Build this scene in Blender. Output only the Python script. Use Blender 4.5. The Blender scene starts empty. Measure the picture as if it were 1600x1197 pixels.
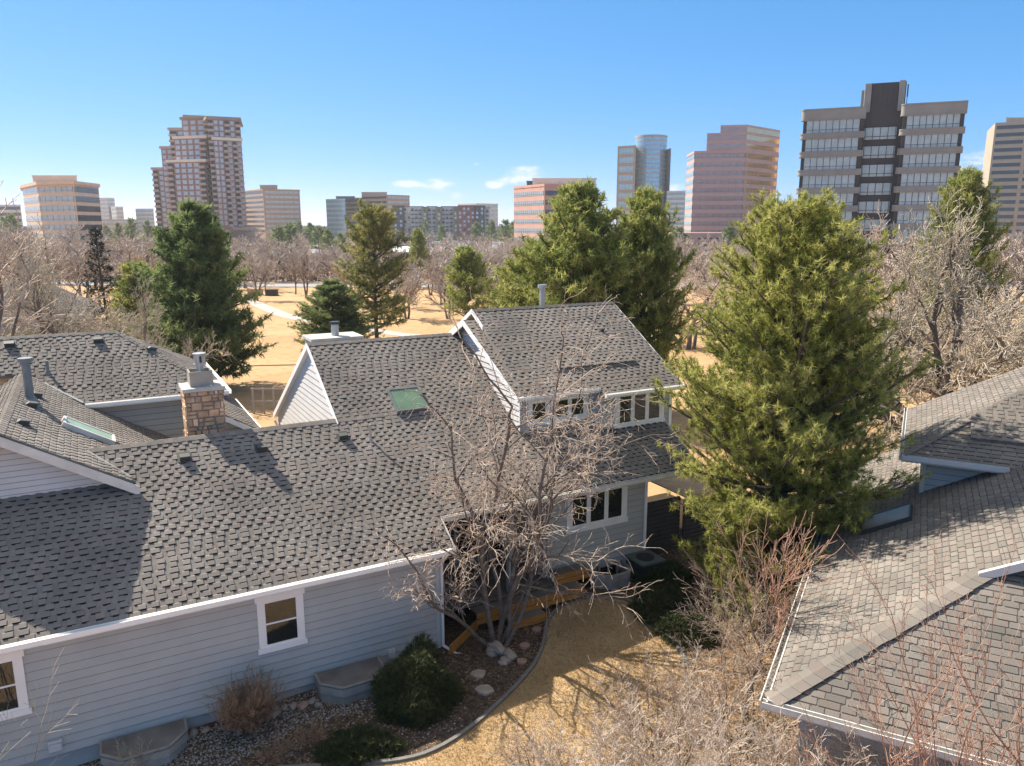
import bpy, math, random
import numpy as np
from mathutils import Vector, Matrix
C = bpy.context.scene.collection
rad = math.radians
# ------------------------------------------------------------------ camera model
F, CX, CY, HZ, CAMZ = 1200., 800., 598.5, 352., 11.0
TH = math.atan((CY-HZ)/F)
def ray(px, py):
    a, b = (px-CX)/F, (py-CY)/F
    return np.array([a, math.cos(TH)-b*math.sin(TH), -math.sin(TH)-b*math.cos(TH)])
def hit(px, py, z=-1.0):                 # point of the view ray at height z
    r = ray(px, py); t = (z-CAMZ)/r[2]; return np.array([0, 0, CAMZ])+t*r
def col(px, dist, py=HZ):                # ground x,y of an image column at a forward distance
    r = ray(px, py); return (r[0]/r[1]*dist, dist)
def topz(py, dist): 
    r = ray(800, py); return CAMZ+r[2]/r[1]*dist
AZ = 61.3
E = np.array([math.sin(rad(AZ)), math.cos(rad(AZ)), 0]); N = np.array([-E[1], E[0], 0]); Zv = np.array([0, 0, 1.])
PHI = math.atan2(E[1], E[0]); PHB = -rad(27.8)
def yard(u): return -.5+.045*max(-6., min(18., u))
def gz(x, y):
    u = x*E[0]+y*E[1]
    d = math.hypot(x, y)
    k = max(0., min(1., (d-34)/25))
    return yard(u)*(1-k)-1.0*k
def gp(px, py):                          # view ray onto the yard's slope, returns world xy
    z = -.2
    for _ in range(12):
        p = hit(px, py, z); z = gz(p[0], p[1])
    return p
def uw(p): return float(p[0]*E[0]+p[1]*E[1]), float(p[0]*N[0]+p[1]*N[1])
def W(u, w, z=0): return E*u+N*w+Zv*z
# ------------------------------------------------------------------ mesh helpers
class MB:
    def __init__(s): s.v = []; s.f = []; s.m = []
    def add(s, vs, fs, mi=0):
        o = len(s.v); s.v.extend([tuple(map(float, p)) for p in vs])
        for f in fs: s.f.append([i+o for i in f]); s.m.append(mi)
        return s
    def hexa(s, p, mi=0):                # 8 pts: bottom 4 ccw, top 4 ccw
        return s.add(p, [(3,2,1,0),(4,5,6,7),(0,1,5,4),(1,2,6,5),(2,3,7,6),(3,0,4,7)], mi)
    def box(s, x0, x1, y0, y1, z0, z1, mi=0):
        return s.hexa([(x0,y0,z0),(x1,y0,z0),(x1,y1,z0),(x0,y1,z0),(x0,y0,z1),(x1,y0,z1),(x1,y1,z1),(x0,y1,z1)], mi)
    def prism(s, poly, vec, mi=0):
        n = len(poly); vec = np.array(vec, float)
        p = [np.array(q, float) for q in poly]
        fs = [tuple(range(n))[::-1], tuple(range(n, 2*n))]+[(i, (i+1) % n, n+(i+1) % n, n+i) for i in range(n)]
        return s.add(p+[q+vec for q in p], fs, mi)
    def beam(s, p0, p1, w, h, mi=0, up=(0,0,1)):
        p0 = np.array(p0, float); p1 = np.array(p1, float); d = p1-p0; d /= np.linalg.norm(d)
        r = np.cross(d, up); r /= (np.linalg.norm(r)+1e-9); q = np.cross(r, d)
        c = [(-1,-1),(1,-1),(1,1),(-1,1)]
        return s.hexa([p0+r*w/2*a+q*h/2*b for a, b in c]+[p1+r*w/2*a+q*h/2*b for a, b in c], mi)
    def cyl(s, p0, p1, r0, r1=None, n=12, mi=0):
        r1 = r0 if r1 is None else r1
        p0 = np.array(p0, float); p1 = np.array(p1, float); d = p1-p0; d /= np.linalg.norm(d)
        a = np.cross(d, (0.3, 0.1, 1) if abs(d[2]) < .9 else (1, 0, 0)); a /= np.linalg.norm(a); b = np.cross(d, a)
        ring = lambda p, r: [p+(a*math.cos(2*math.pi*i/n)+b*math.sin(2*math.pi*i/n))*r for i in range(n)]
        return s.add(ring(p0, r0)+ring(p1, r1), [(i, (i+1) % n, n+(i+1) % n, n+i) for i in range(n)]+[tuple(range(n))[::-1], tuple(range(n, 2*n))], mi)
    def sheet(s, poly, mi=0): return s.add(poly, [tuple(range(len(poly)))], mi)
ORG = {}
def R2(a, x, y): return (x*math.cos(a)-y*math.sin(a), x*math.sin(a)+y*math.cos(a))
def finish(o, mats, smooth):
    for m in (mats if isinstance(mats, (list, tuple)) else [mats]): o.data.materials.append(M[m])
    if smooth: o.data.polygons.foreach_set('use_smooth', [True]*len(o.data.polygons))
def obj(name, mb, mats, parent, label=None, kind=None, smooth=False):
    org = ORG[parent.name]
    me = bpy.data.meshes.new(name)
    me.from_pydata([(a-org[0], b-org[1], c-org[2]) for a, b, c in mb.v], [], mb.f)
    me.polygons.foreach_set('material_index', mb.m)
    o = bpy.data.objects.new(name, me); C.objects.link(o); o.parent = parent
    finish(o, mats, smooth); ORG[o.name] = org
    if label: o['label'] = label
    if kind: o['kind'] = kind
    return o
def setp(o, label=None, cat=None, group=None, kind=None):
    if label: o['label'] = label
    if cat: o['category'] = cat
    if group: o['group'] = group
    if kind: o['kind'] = kind
    return o
def thing(name, label, cat, org=(0,0,0), ang=0., group=None):    # org in frame coordinates
    o = bpy.data.objects.new(name, None); C.objects.link(o)
    x, y = R2(ang, org[0], org[1]); o.location = (x, y, org[2]); o.rotation_euler = (0, 0, ang)
    ORG[o.name] = org; return setp(o, label, cat, group)
def solo(name, mb, mats, label, cat, org=(0,0,0), ang=0., group=None, kind=None, smooth=False):
    me = bpy.data.meshes.new(name)
    me.from_pydata([(a-org[0], b-org[1], c-org[2]) for a, b, c in mb.v], [], mb.f)
    me.polygons.foreach_set('material_index', mb.m)
    o = bpy.data.objects.new(name, me); C.objects.link(o)
    x, y = R2(ang, org[0], org[1]); o.location = (x, y, org[2]); o.rotation_euler = (0, 0, ang)
    finish(o, mats, smooth); ORG[o.name] = org; return setp(o, label, cat, group, kind)
def npmesh(name, V, Fc, mat, tint=None):
    me = bpy.data.meshes.new(name); n, k = Fc.shape
    me.vertices.add(len(V)); me.vertices.foreach_set('co', V.astype(np.float32).ravel())
    me.loops.add(n*k); me.loops.foreach_set('vertex_index', Fc.astype(np.int32).ravel())
    me.polygons.add(n); me.polygons.foreach_set('loop_start', np.arange(0, n*k, k, dtype=np.int32))
    try: me.polygons.foreach_set('loop_total', np.full(n, k, dtype=np.int32))
    except Exception: pass
    me.update(calc_edges=True)
    if tint is not None:
        a = me.attributes.new('tint', 'FLOAT', 'POINT'); a.data.foreach_set('value', tint.astype(np.float32))
    me.materials.append(M[mat]); return me
def link(me, name, parent=None, loc=(0,0,0), rz=0, sc=1):
    o = bpy.data.objects.new(name, me); C.objects.link(o)
    if parent: o.parent = parent
    o.location = loc; o.rotation_euler = (0, 0, rz); o.scale = (sc, sc, sc) if not isinstance(sc, tuple) else sc
    return o
# ------------------------------------------------------------------ materials
M = {}
def mat(name, c, rough=.8, metal=0., var=.15, scale=3., bump=0., bscale=None, c2=None, island=0., tint=None, spec=.5, detail=4., coords='Object', aniso=None, trans=0.):
    m = bpy.data.materials.new(name); m.use_nodes = True; nt = m.node_tree; n = nt.nodes; L = nt.links
    b = n['Principled BSDF']; b.inputs['Roughness'].default_value = rough; b.inputs['Metallic'].default_value = metal
    b.inputs['Specular IOR Level'].default_value = spec
    tc = n.new('ShaderNodeTexCoord'); src = tc.outputs[coords]
    if aniso:
        mp = n.new('ShaderNodeMapping'); mp.inputs['Scale'].default_value = aniso; L.new(src, mp.inputs['Vector']); src = mp.outputs['Vector']
    nz = n.new('ShaderNodeTexNoise'); nz.inputs['Scale'].default_value = scale; nz.inputs['Detail'].default_value = detail
    L.new(src, nz.inputs['Vector'])
    ramp = n.new('ShaderNodeValToRGB'); e = ramp.color_ramp.elements
    ca = tuple(x*(1-var) for x in c); cb = tuple(min(1, x*(1+var)) for x in (c2 or c))
    e[0].position = .3; e[0].color = (*ca, 1); e[1].position = .7; e[1].color = (*cb, 1)
    L.new(nz.outputs['Fac'], ramp.inputs['Fac']); out = ramp.outputs['Color']
    if tint:
        at = n.new('ShaderNodeAttribute'); at.attribute_name = 'tint'
        r2 = n.new('ShaderNodeValToRGB'); r2.color_ramp.elements[0].color = (*tint[0], 1); r2.color_ramp.elements[1].color = (*tint[-1], 1)
        if len(tint) == 3: el = r2.color_ramp.elements.new(.5); el.color = (*tint[1], 1)
        L.new(at.outputs['Fac'], r2.inputs['Fac']); out = r2.outputs['Color']
    if island:
        g = n.new('ShaderNodeNewGeometry'); mr = n.new('ShaderNodeMapRange')
        mr.inputs['To Min'].default_value = 1-island; mr.inputs['To Max'].default_value = 1+island
        L.new(g.outputs['Random Per Island'], mr.inputs['Value'])
        mx = n.new('ShaderNodeVectorMath'); mx.operation = 'SCALE'; L.new(out, mx.inputs[0]); L.new(mr.outputs['Result'], mx.inputs['Scale']); out = mx.outputs['Vector']
        wn = n.new('ShaderNodeTexWhiteNoise'); wn.noise_dimensions = '1D'; L.new(g.outputs['Random Per Island'], wn.inputs['W'])
        hr = n.new('ShaderNodeValToRGB'); hr.color_ramp.elements[0].color = (1.05,.985,.965,1); hr.color_ramp.elements[1].color = (.96,1.,.99,1); L.new(wn.outputs['Value'], hr.inputs['Fac'])
        m3 = n.new('ShaderNodeVectorMath'); m3.operation = 'MULTIPLY'; L.new(out, m3.inputs[0]); L.new(hr.outputs['Color'], m3.inputs[1]); out = m3.outputs['Vector']
    L.new(out, b.inputs['Base Color'])
    if trans:
        tr = n.new('ShaderNodeBsdfTranslucent'); L.new(out, tr.inputs['Color']); ms = n.new('ShaderNodeMixShader'); ms.inputs[0].default_value = trans
        L.new(b.outputs[0], ms.inputs[1]); L.new(tr.outputs[0], ms.inputs[2]); L.new(ms.outputs[0], n['Material Output'].inputs['Surface'])
    if bump:
        n2 = n.new('ShaderNodeTexNoise'); n2.inputs['Scale'].default_value = bscale or scale*6; n2.inputs['Detail'].default_value = 5; L.new(src, n2.inputs['Vector'])
        bp = n.new('ShaderNodeBump'); bp.inputs['Strength'].default_value = bump; bp.inputs['Distance'].default_value = .03
        L.new(n2.outputs['Fac'], bp.inputs['Height']); L.new(bp.outputs['Normal'], b.inputs['Normal'])
    M[name] = m; return m
def glass(name, c, rough=.06, metal=0., bump=.0, bscale=.3, spec=.5):
    m = mat(name, c, rough, metal, var=.12, scale=.7, bump=bump, bscale=bscale, spec=spec); return m
mat('shingle', (.188,.171,.157), .92, var=.16, scale=.6, bump=.4, bscale=90, island=.12, c2=(.215,.194,.177))
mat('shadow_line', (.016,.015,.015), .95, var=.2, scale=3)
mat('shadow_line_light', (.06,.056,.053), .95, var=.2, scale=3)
mat('shingle_light', (.185,.168,.150), .92, var=.14, scale=.5, bump=.5, bscale=90, island=.16, c2=(.21,.188,.168))
mat('ridge_cap', (.12,.115,.11), .92, var=.15, scale=4, bump=.5, bscale=90, island=.2)
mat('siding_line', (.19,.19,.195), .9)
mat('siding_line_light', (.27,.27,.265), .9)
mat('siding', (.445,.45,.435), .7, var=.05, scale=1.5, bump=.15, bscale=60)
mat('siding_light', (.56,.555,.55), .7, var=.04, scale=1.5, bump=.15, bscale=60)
mat('foundation', (.36,.38,.39), .85, var=.12, scale=2, bump=.3, bscale=30)
mat('white_paint', (.86,.85,.83), .5, var=.04, scale=2)
mat('white_dirty', (.62,.60,.56), .6, var=.12, scale=3)
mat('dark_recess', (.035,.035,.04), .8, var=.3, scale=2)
mat('concrete', (.30,.28,.255), .9, var=.22, scale=3, bump=.5, bscale=30)
mat('concrete_pale', (.5,.48,.44), .9, var=.15, scale=3, bump=.3, bscale=30)
mat('cover_plate', (.19,.175,.16), .55, var=.25, scale=2, bump=.2, bscale=10)
mat('stone', (.44,.27,.15), .9, var=.25, scale=3, bump=.6, bscale=20, c2=(.56,.38,.25), island=.4)
mat('mortar', (.24,.21,.19), .95, var=.15, scale=8, bump=.4, bscale=40)
mat('galvanised', (.42,.43,.43), .45, .6, var=.15, scale=5)
mat('metal_dark', (.04,.045,.045), .5, .2, var=.2, scale=5)
mat('metal_green', (.10,.125,.12), .5, .2, var=.12, scale=5)
mat('vent_metal', (.055,.06,.058), .6, .0, var=.2, scale=5)
mat('tan_metal', (.36,.32,.27), .6, 0, var=.08, scale=4)
mat('pipe_grey', (.17,.19,.20), .5, .2, var=.12, scale=6)
mat('skylight_glass', (.14,.23,.155), .15, 0, var=.18, scale=2.2, spec=.4)
mat('skylight_pale', (.30,.45,.36), .25, 0, var=.1, scale=3, spec=.3)
mat('skylight_olive', (.12,.12,.07), .3, 0, var=.15, scale=3, spec=.3)
mat('deck_wood', (.42,.19,.045), .6, var=.25, scale=2, bump=.3, bscale=12, aniso=(1,12,12))
mat('deck_grey', (.16,.14,.12), .8, var=.25, scale=2, bump=.3, bscale=12)
mat('lumber', (.5,.36,.22), .8, var=.15, scale=4)
glass('window_glass', (.02,.024,.024), .04, bump=.02, bscale=1.2, spec=.8)
mat('interior', (.10,.09,.08), .9, var=.5, scale=3)
mat('mulch', (.055,.038,.027), .95, var=.5, scale=9, bump=1., bscale=40, c2=(.09,.062,.045))
mat('pebble', (.26,.245,.225), .85, var=.2, scale=5, island=.55)
mat('rock', (.30,.26,.225), .9, var=.22, scale=4, bump=.6, bscale=14)
mat('rock_red', (.36,.22,.17), .9, var=.2, scale=4, bump=.6, bscale=14)
mat('flagstone', (.36,.31,.26), .9, var=.2, scale=4, bump=.5, bscale=14)
mat('edging', (.17,.165,.155), .9, var=.15, scale=6, bump=.3)
mat('grass_blade', (.3,.2,.07), .9, tint=((.20,.135,.06),(.40,.28,.14),(.58,.43,.24)))
mat('leaf_litter', (.3,.2,.1), .9, tint=((.16,.09,.04),(.40,.26,.13),(.55,.42,.26)))
mat('asphalt', (.30,.29,.285), .9, var=.08, scale=.5)
mat('asphalt_lot', (.22,.215,.21), .9, var=.12, scale=.05)
mat('path', (.42,.39,.36), .9, var=.08, scale=1)
mat('kerb', (.45,.43,.40), .9, var=.08, scale=1)
mat('bark_pine', (.11,.085,.07), .95, var=.3, scale=5, bump=.8, bscale=20)
mat('bark_grey', (.15,.12,.10), .95, var=.28, scale=5, bump=.6, bscale=20)
mat('twig_pink', (.3,.2,.17), .85, tint=((.25,.165,.12),(.44,.33,.255),(.62,.52,.43)))
mat('twig_brown', (.3,.16,.1), .85, tint=((.12,.065,.035),(.24,.14,.085),(.38,.26,.17)))
mat('twig_pale', (.4,.35,.3), .85, tint=((.30,.235,.18),(.50,.42,.345),(.66,.58,.50)))
mat('twig_red', (.3,.16,.1), .85, tint=((.22,.10,.06),(.38,.20,.13),(.50,.33,.25)))
mat('twig_straw', (.4,.33,.24), .85, tint=((.23,.185,.13),(.40,.34,.25),(.54,.48,.39)))
mat('twig_far', (.3,.22,.19), .9, tint=((.26,.20,.165),(.40,.325,.275),(.54,.465,.40)))
mat('brush', (.3,.22,.19), .95, tint=((.16,.11,.08),(.30,.22,.16),(.44,.34,.25)))
mat('needles_yellow', (.1,.12,.03), .55, tint=((.13,.16,.035),(.38,.40,.10),(.72,.67,.25)), spec=.25, trans=.5)
mat('needles_green', (.1,.12,.03), .55, tint=((.055,.10,.045),(.16,.22,.08),(.36,.42,.16)), spec=.25, trans=.5)
mat('needles_mid', (.1,.12,.03), .55, tint=((.10,.14,.04),(.28,.32,.085),(.56,.54,.19)), spec=.25, trans=.5)
mat('needles_rust', (.1,.12,.03), .55, tint=((.09,.12,.045),(.24,.25,.08),(.50,.41,.15)), spec=.25, trans=.5)
mat('needles_dark', (.02,.03,.02), .6, tint=((.012,.02,.014),(.022,.034,.022),(.04,.055,.033)), spec=.3)
mat('juniper', (.05,.07,.02), .7, tint=((.022,.035,.014),(.055,.072,.025),(.12,.125,.045)), spec=.3)
mat('woodland', (.14,.115,.10), .95, var=.3, scale=.02)
# ground: dead grass, patchy, with darker thatch
def ground_mat(name, a, b, c, s1, s2):
    m = bpy.data.materials.new(name); m.use_nodes = True; n = m.node_tree.nodes; L = m.node_tree.links; p = n['Principled BSDF']
    p.inputs['Roughness'].default_value = .95; p.inputs['Specular IOR Level'].default_value = .15
    tc = n.new('ShaderNodeTexCoord')
    def noise(s, d=6):
        z = n.new('ShaderNodeTexNoise'); z.inputs['Scale'].default_value = s; z.inputs['Detail'].default_value = d; L.new(tc.outputs['Object'], z.inputs['Vector']); return z
    def ramp(z, lo, hi):
        r = n.new('ShaderNodeMapRange'); r.inputs['From Min'].default_value = lo; r.inputs['From Max'].default_value = hi; L.new(z.outputs['Fac'], r.inputs['Value']); return r
    m1 = n.new('ShaderNodeMix'); m1.data_type = 'RGBA'; m1.inputs['A'].default_value = (*a, 1); m1.inputs['B'].default_value = (*b, 1); L.new(ramp(noise(s1), .35, .65).outputs['Result'], m1.inputs['Factor'])
    m2 = n.new('ShaderNodeMix'); m2.data_type = 'RGBA'; m2.inputs['B'].default_value = (*c, 1); L.new(m1.outputs['Result'], m2.inputs['A']); L.new(ramp(noise(s2, 8), .52, .8).outputs['Result'], m2.inputs['Factor'])
    L.new(m2.outputs['Result'], p.inputs['Base Color'])
    bp = n.new('ShaderNodeBump'); bp.inputs['Strength'].default_value = .6; bp.inputs['Distance'].default_value = .05; L.new(noise(s2*4, 8).outputs['Fac'], bp.inputs['Height']); L.new(bp.outputs['Normal'], p.inputs['Normal'])
    M[name] = m
ground_mat('dry_grass', (.43,.275,.145), (.52,.35,.19), (.28,.185,.105), .10, 1.3)
ground_mat('yard_lawn', (.38,.26,.135), (.50,.36,.205), (.20,.135,.07), .7, 9.)
# ------------------------------------------------------------------ roof shingles and siding as real laps
def intervals(poly, t):
    xs = []
    n = len(poly)
    for i in range(n):
        (s0, t0), (s1, t1) = poly[i], poly[(i+1) % n]
        if (t0 <= t < t1) or (t1 <= t < t0): xs.append(s0+(s1-s0)*(t-t0)/(t1-t0))
    xs.sort(); return list(zip(xs[::2], xs[1::2]))
def frame(O, S, T):
    O = np.array(O, float); S = np.array(S, float); T = np.array(T, float); S /= np.linalg.norm(S); T /= np.linalg.norm(T)
    Nn = np.cross(S, T)
    if Nn[2] < 0: Nn = -Nn
    return lambda s, t, h: O+S*s+T*t+Nn*h
def shingles(mb, O, S, T, poly, ex=.158, seed=1, thick=.12, h1=.004, h2=.019, base=True, gap=(.09,.135), tw=(.13,.185)):
    P = frame(O, S, T); rng = random.Random(seed)
    if base:
        n = len(poly)
        vs = [P(s, t, 0) for s, t in poly]+[P(s, t, -thick) for s, t in poly]
        mb.add(vs, [tuple(range(n)), tuple(range(n, 2*n))[::-1]]+[(i, (i+1) % n, n+(i+1) % n, n+i) for i in range(n)])
    t = tmin = min(q[1] for q in poly); tmax = max(q[1] for q in poly)
    while t < tmax-.02:
        t1 = min(t+ex, tmax)
        for a, b in intervals(poly, (t+t1)/2):
            if b-a < .05: continue
            ia = [x for x in intervals(poly, t+1e-4) if x[0] < b and x[1] > a]; ib = [x for x in intervals(poly, t1-1e-4) if x[0] < b and x[1] > a]
            A0, B0 = (ia[0] if len(ia) == 1 and abs(ia[0][0]-a) < .5 and abs(ia[0][1]-b) < .5 else (a, b))
            A1, B1 = (ib[0] if len(ib) == 1 and abs(ib[0][0]-a) < .5 and abs(ib[0][1]-b) < .5 else (a, b))
            mb.hexa([P(A0, t, -.004), P(B0, t, -.004), P(B1, t1, -.004), P(A1, t1, -.004), P(A0, t, h1), P(B0, t, h1), P(B1, t1, .003), P(A1, t1, .003)])
            s = a+rng.uniform(-.1, .12)
            while s < b:
                w_ = rng.uniform(*tw); e = s+w_
                s0, s1 = max(s, a), min(e, b)
                if s1-s0 > .04:
                    j = rng.uniform(-.008, .008); hh = h2+rng.uniform(-.003, .004)
                    tm = t+j+(t1-t-j)*.72; hb, hm = h1+hh, (h1+hh)*.82
                    mb.add([P(s0,t+j,0),P(s1,t+j,0),P(s1,t+j,hb),P(s0,t+j,hb),P(s1,tm,hm),P(s0,tm,hm),P(s1,t1,.002),P(s0,t1,.002),P(s1,tm,0),P(s0,tm,0)],
                           [(3,2,4,5),(5,4,6,7),(0,3,5,9),(1,8,4,2),(9,5,7),(8,6,4)])
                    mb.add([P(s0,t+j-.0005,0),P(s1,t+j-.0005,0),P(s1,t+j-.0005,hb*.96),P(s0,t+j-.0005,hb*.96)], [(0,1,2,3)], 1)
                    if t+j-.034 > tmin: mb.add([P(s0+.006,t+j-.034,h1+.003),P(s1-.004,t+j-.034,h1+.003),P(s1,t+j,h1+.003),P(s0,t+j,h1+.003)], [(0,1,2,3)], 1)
                s = e+rng.uniform(*gap)
        t += ex
    return mb
def caps(mb, p0, p1, w=.16, up=(0,0,1), step=.2, n1=None, n2=None, seed=3):     # overlapping ridge or hip caps, folded over the edge
    p0 = np.array(p0, float); p1 = np.array(p1, float); L_ = np.linalg.norm(p1-p0); d = (p1-p0)/L_
    n1 = np.array(n1, float); n2 = np.array(n2, float)     # downhill directions on the two sides
    rng = random.Random(seed); k = max(1, int(L_/step)); up = np.array(up, float)
    for i in range(k):
        a = p0+d*L_*i/k-d*.02; b = p0+d*L_*(i+1)/k+d*.03
        wj = w*rng.uniform(.94, 1.06); o = up*.035; o2 = up*.022
        mb.add([a+o, a+n1*wj+o, a+n2*wj+o, b+o2, b+n1*wj+o2, b+n2*wj+o2, a, a+n1*wj, a+n2*wj],
               [(0,3,4,1), (0,2,5,3), (0,1,7,6), (0,6,8,2)])
    return mb
def siding(mb, O, S, poly, ex=.19, nrm=None, back=.12, mi=0):
    """lap siding on a vertical wall: poly in (s,z); nrm = outward normal"""
    O = np.array(O, float); S = np.array(S, float); nn = np.array(nrm, float)
    P = lambda s, z, h: O+S*s+np.array([0,0,1.])*z+nn*h
    n = len(poly); vs = [P(s, z, 0) for s, z in poly]+[P(s, z, -back) for s, z in poly]
    mb.add(vs, [tuple(range(n)), tuple(range(n, 2*n))[::-1]]+[(i, (i+1) % n, n+(i+1) % n, n+i) for i in range(n)], mi)
    z = min(q[1] for q in poly); zm = max(q[1] for q in poly)
    while z < zm-.01:
        z1 = min(z+ex, zm)
        ia = intervals(poly, z+1e-4); ib = intervals(poly, z1-1e-4)
        if len(ia) == 1 and len(ib) == 1:
            (A0, B0), (A1, B1) = ia[0], ib[0]
            mb.hexa([P(A0, z, .002), P(B0, z, .002), P(B0, z, .034), P(A0, z, .034), P(A1, z1, .002), P(B1, z1, .002), P(B1, z1, .006), P(A1, z1, .006)], mi)
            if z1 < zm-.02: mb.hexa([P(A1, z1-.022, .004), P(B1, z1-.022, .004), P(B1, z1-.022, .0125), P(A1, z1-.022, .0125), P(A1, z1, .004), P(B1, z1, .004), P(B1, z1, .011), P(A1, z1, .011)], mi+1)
        z += ex
    return mb
def window(parent, u0, u1, z0, z1, w, lights=1, bar=False, trim=.11, sill=.14, head=.15, label=None, ear=.04, name='window'):
    """window on a wall that faces -w (frame coordinates); casing, sashes, pane"""
    f = MB(); y = w-.022
    f.box(u0-trim-ear, u1+trim+ear, y-.05, y, z1, z1+head); f.box(u0-trim-ear, u1+trim+ear, y-.06, y, z0-sill, z0)
    f.box(u0-trim, u0, y-.035, y, z0, z1); f.box(u1, u1+trim, y-.035, y, z0, z1)
    wd = (u1-u0)/lights
    for i in range(lights):
        a, b = u0+i*wd, u0+(i+1)*wd; s = .05 if lights == 1 else .075
        f.box(a, a+s, y-.026, y, z0, z1); f.box(b-s, b, y-.026, y, z0, z1)
        f.box(a+s, b-s, y-.026, y, z0, z0+.06); f.box(a+s, b-s, y-.026, y, z1-.06, z1)
        if bar: f.box(a+s, b-s, y-.03, y, (z0+z1)/2-.02, (z0+z1)/2+.02)
    o = obj(name, f, 'white_paint', parent, label)
    g = MB()
    for i in range(lights): g.box(u0+i*wd+.05, u0+(i+1)*wd-.05, y-.012, y-.004, z0+.05, z1-.05)
    obj('pane', g, 'window_glass', o); return o
def gutter(mb, p0, p1, nout, drop=.13, depth=.12):
    p0 = np.array(p0, float); p1 = np.array(p1, float); n = np.array(nout, float); z = np.array([0,0,1.])
    for (a, b, c, d) in ((0, .025, -drop-.04, .01), (.025, depth, -drop, -drop+.02), (depth-.02, depth, -drop, 0)):
        mb.hexa([p0+n*a+z*c, p1+n*a+z*c, p1+n*b+z*c, p0+n*b+z*c, p0+n*a+z*d, p1+n*a+z*d, p1+n*b+z*d, p0+n*b+z*d])
    return mb
P31 = rad(31); c31, s31, t31 = math.cos(P31), math.sin(P31), math.tan(P31)
# ================================================================== MAIN HOUSE (frame: u along E, w along N)
A = thing('house', 'long grey lap-sided house with dark shingle roofs, stone chimney and dormer, behind the bare tree', 'house', (7.0, 18.4, -.5), PHI)
zr = lambda w: 2.8+(w-17.05)*t31            # height of the main roof plane
tt = lambda w: (w-17.05)/c31
# main roof plane
mb = MB()
poly = [(-9, 0), (7.6, 0), (7.62, tt(17.95)), (16.75, tt(17.95)), (16.75, tt(20.42)), (11.36, tt(20.42)), (11.30, tt(24.5)), (5.94, tt(24.5)), (5.94, tt(21.47)), (-9, tt(21.47))]
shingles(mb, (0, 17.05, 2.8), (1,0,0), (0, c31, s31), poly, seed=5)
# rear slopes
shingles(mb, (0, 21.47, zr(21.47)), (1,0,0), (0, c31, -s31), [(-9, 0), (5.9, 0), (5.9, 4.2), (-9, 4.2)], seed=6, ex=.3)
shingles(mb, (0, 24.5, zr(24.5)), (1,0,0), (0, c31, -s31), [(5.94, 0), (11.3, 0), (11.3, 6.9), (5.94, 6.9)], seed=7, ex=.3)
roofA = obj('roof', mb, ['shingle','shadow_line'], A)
mb = MB()
caps(mb, (-.45, 21.47, zr(21.47)), (7.35, 21.47, zr(21.47)), n1=(0,-c31,-s31), n2=(0,c31,-s31), up=(0,-.15,1), w=.15)
obj('ridge_cap', mb, 'shingle_light', roofA); mb = MB()
caps(mb, (5.94, 24.5, zr(24.5)), (11.3, 24.5, zr(24.5)), n1=(0,-c31,-s31), n2=(0,c31,-s31), w=.15)
obj('ridge_cap', mb, 'shingle_light', roofA)
# cross gable C  (ridge along w)
zc = lambda u: 6.45-abs(u+2.12)*t31
mb = MB()
def Cp(u, w): return ((w-20.05), abs(u+2.12)/c31)
# right slope: S along +w, T upslope = (-c,0,s); origin at right lower edge
poly = [(0, 0), (1.2, 0), (1.2-.0, .0001), (1.35+.9, .75), (7.0, .75), (7.0, 1.35), (8.3, 3.02), (0, 3.02)]
shingles(mb, (.47, 20.05, zc(.47)), (0,1,0), (-c31, 0, s31), [(0,0), (.35,0), (1.42,1.05), (1.5,-2.2), (7.25,-2.2), (6.9,.9), (8.45,3.02), (0,3.02)], seed=8, ex=.16, h2=.015)
shingles(mb, (-2.12, 20.05, 6.45), (0,1,0), (-c31, 0, -s31), [(0,0), (8.4,0), (8.4,3.4), (0,3.4)], seed=9, ex=.16)
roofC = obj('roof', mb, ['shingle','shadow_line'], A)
mb = MB(); caps(mb, (-2.12, 20.05, 6.45), (-2.12, 27.9, 6.45), n1=(c31,0,-s31), n2=(-c31,0,-s31), w=.15); 
obj('ridge_cap', mb, 'shingle_light', roofC)
mb = MB()                                     # valley flashing
mb.beam((.44, 20.42, 4.90), (-.46, 21.35, 5.46), .07, .03); obj('flashing', mb, 'galvanised', roofC)
mb = MB()                                     # barge boards of C
for sgn in (1, -1):
    p0 = np.array([-2.12, 20.03, 6.40]); p1 = np.array([-2.12+sgn*2.72, 20.03, 6.40-2.72*t31])
    mb.prism([p0, p1, p1-(0,0,.24), p0-(0,0,.24)], (0,-.04,0))
obj('bargeboard', mb, 'white_dirty', roofC)
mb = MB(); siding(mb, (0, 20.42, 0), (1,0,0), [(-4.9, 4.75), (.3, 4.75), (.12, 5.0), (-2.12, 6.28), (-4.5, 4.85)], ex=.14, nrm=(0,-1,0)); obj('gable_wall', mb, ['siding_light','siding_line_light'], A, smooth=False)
# long front wall of the wing
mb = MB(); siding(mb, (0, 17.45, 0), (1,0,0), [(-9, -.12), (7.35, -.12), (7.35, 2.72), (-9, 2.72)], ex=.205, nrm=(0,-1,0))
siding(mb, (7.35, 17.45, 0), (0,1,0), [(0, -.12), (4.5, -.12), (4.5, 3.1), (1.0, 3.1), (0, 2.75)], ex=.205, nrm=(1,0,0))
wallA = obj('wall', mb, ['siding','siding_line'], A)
mb = MB(); mb.box(-9, 7.33, 17.47, 17.6, -1.1, -.12); mb.box(7.2, 7.33, 17.47, 21, -1.1, -.12); obj('foundation', mb, 'foundation', A)
mb = MB(); mb.box(7.26, 7.38, 17.415, 17.425, -.12, 2.66); mb.box(7.375, 7.385, 17.42, 17.52, -.12, 2.66); obj('corner_trim', mb, 'siding_light', wallA)
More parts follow.
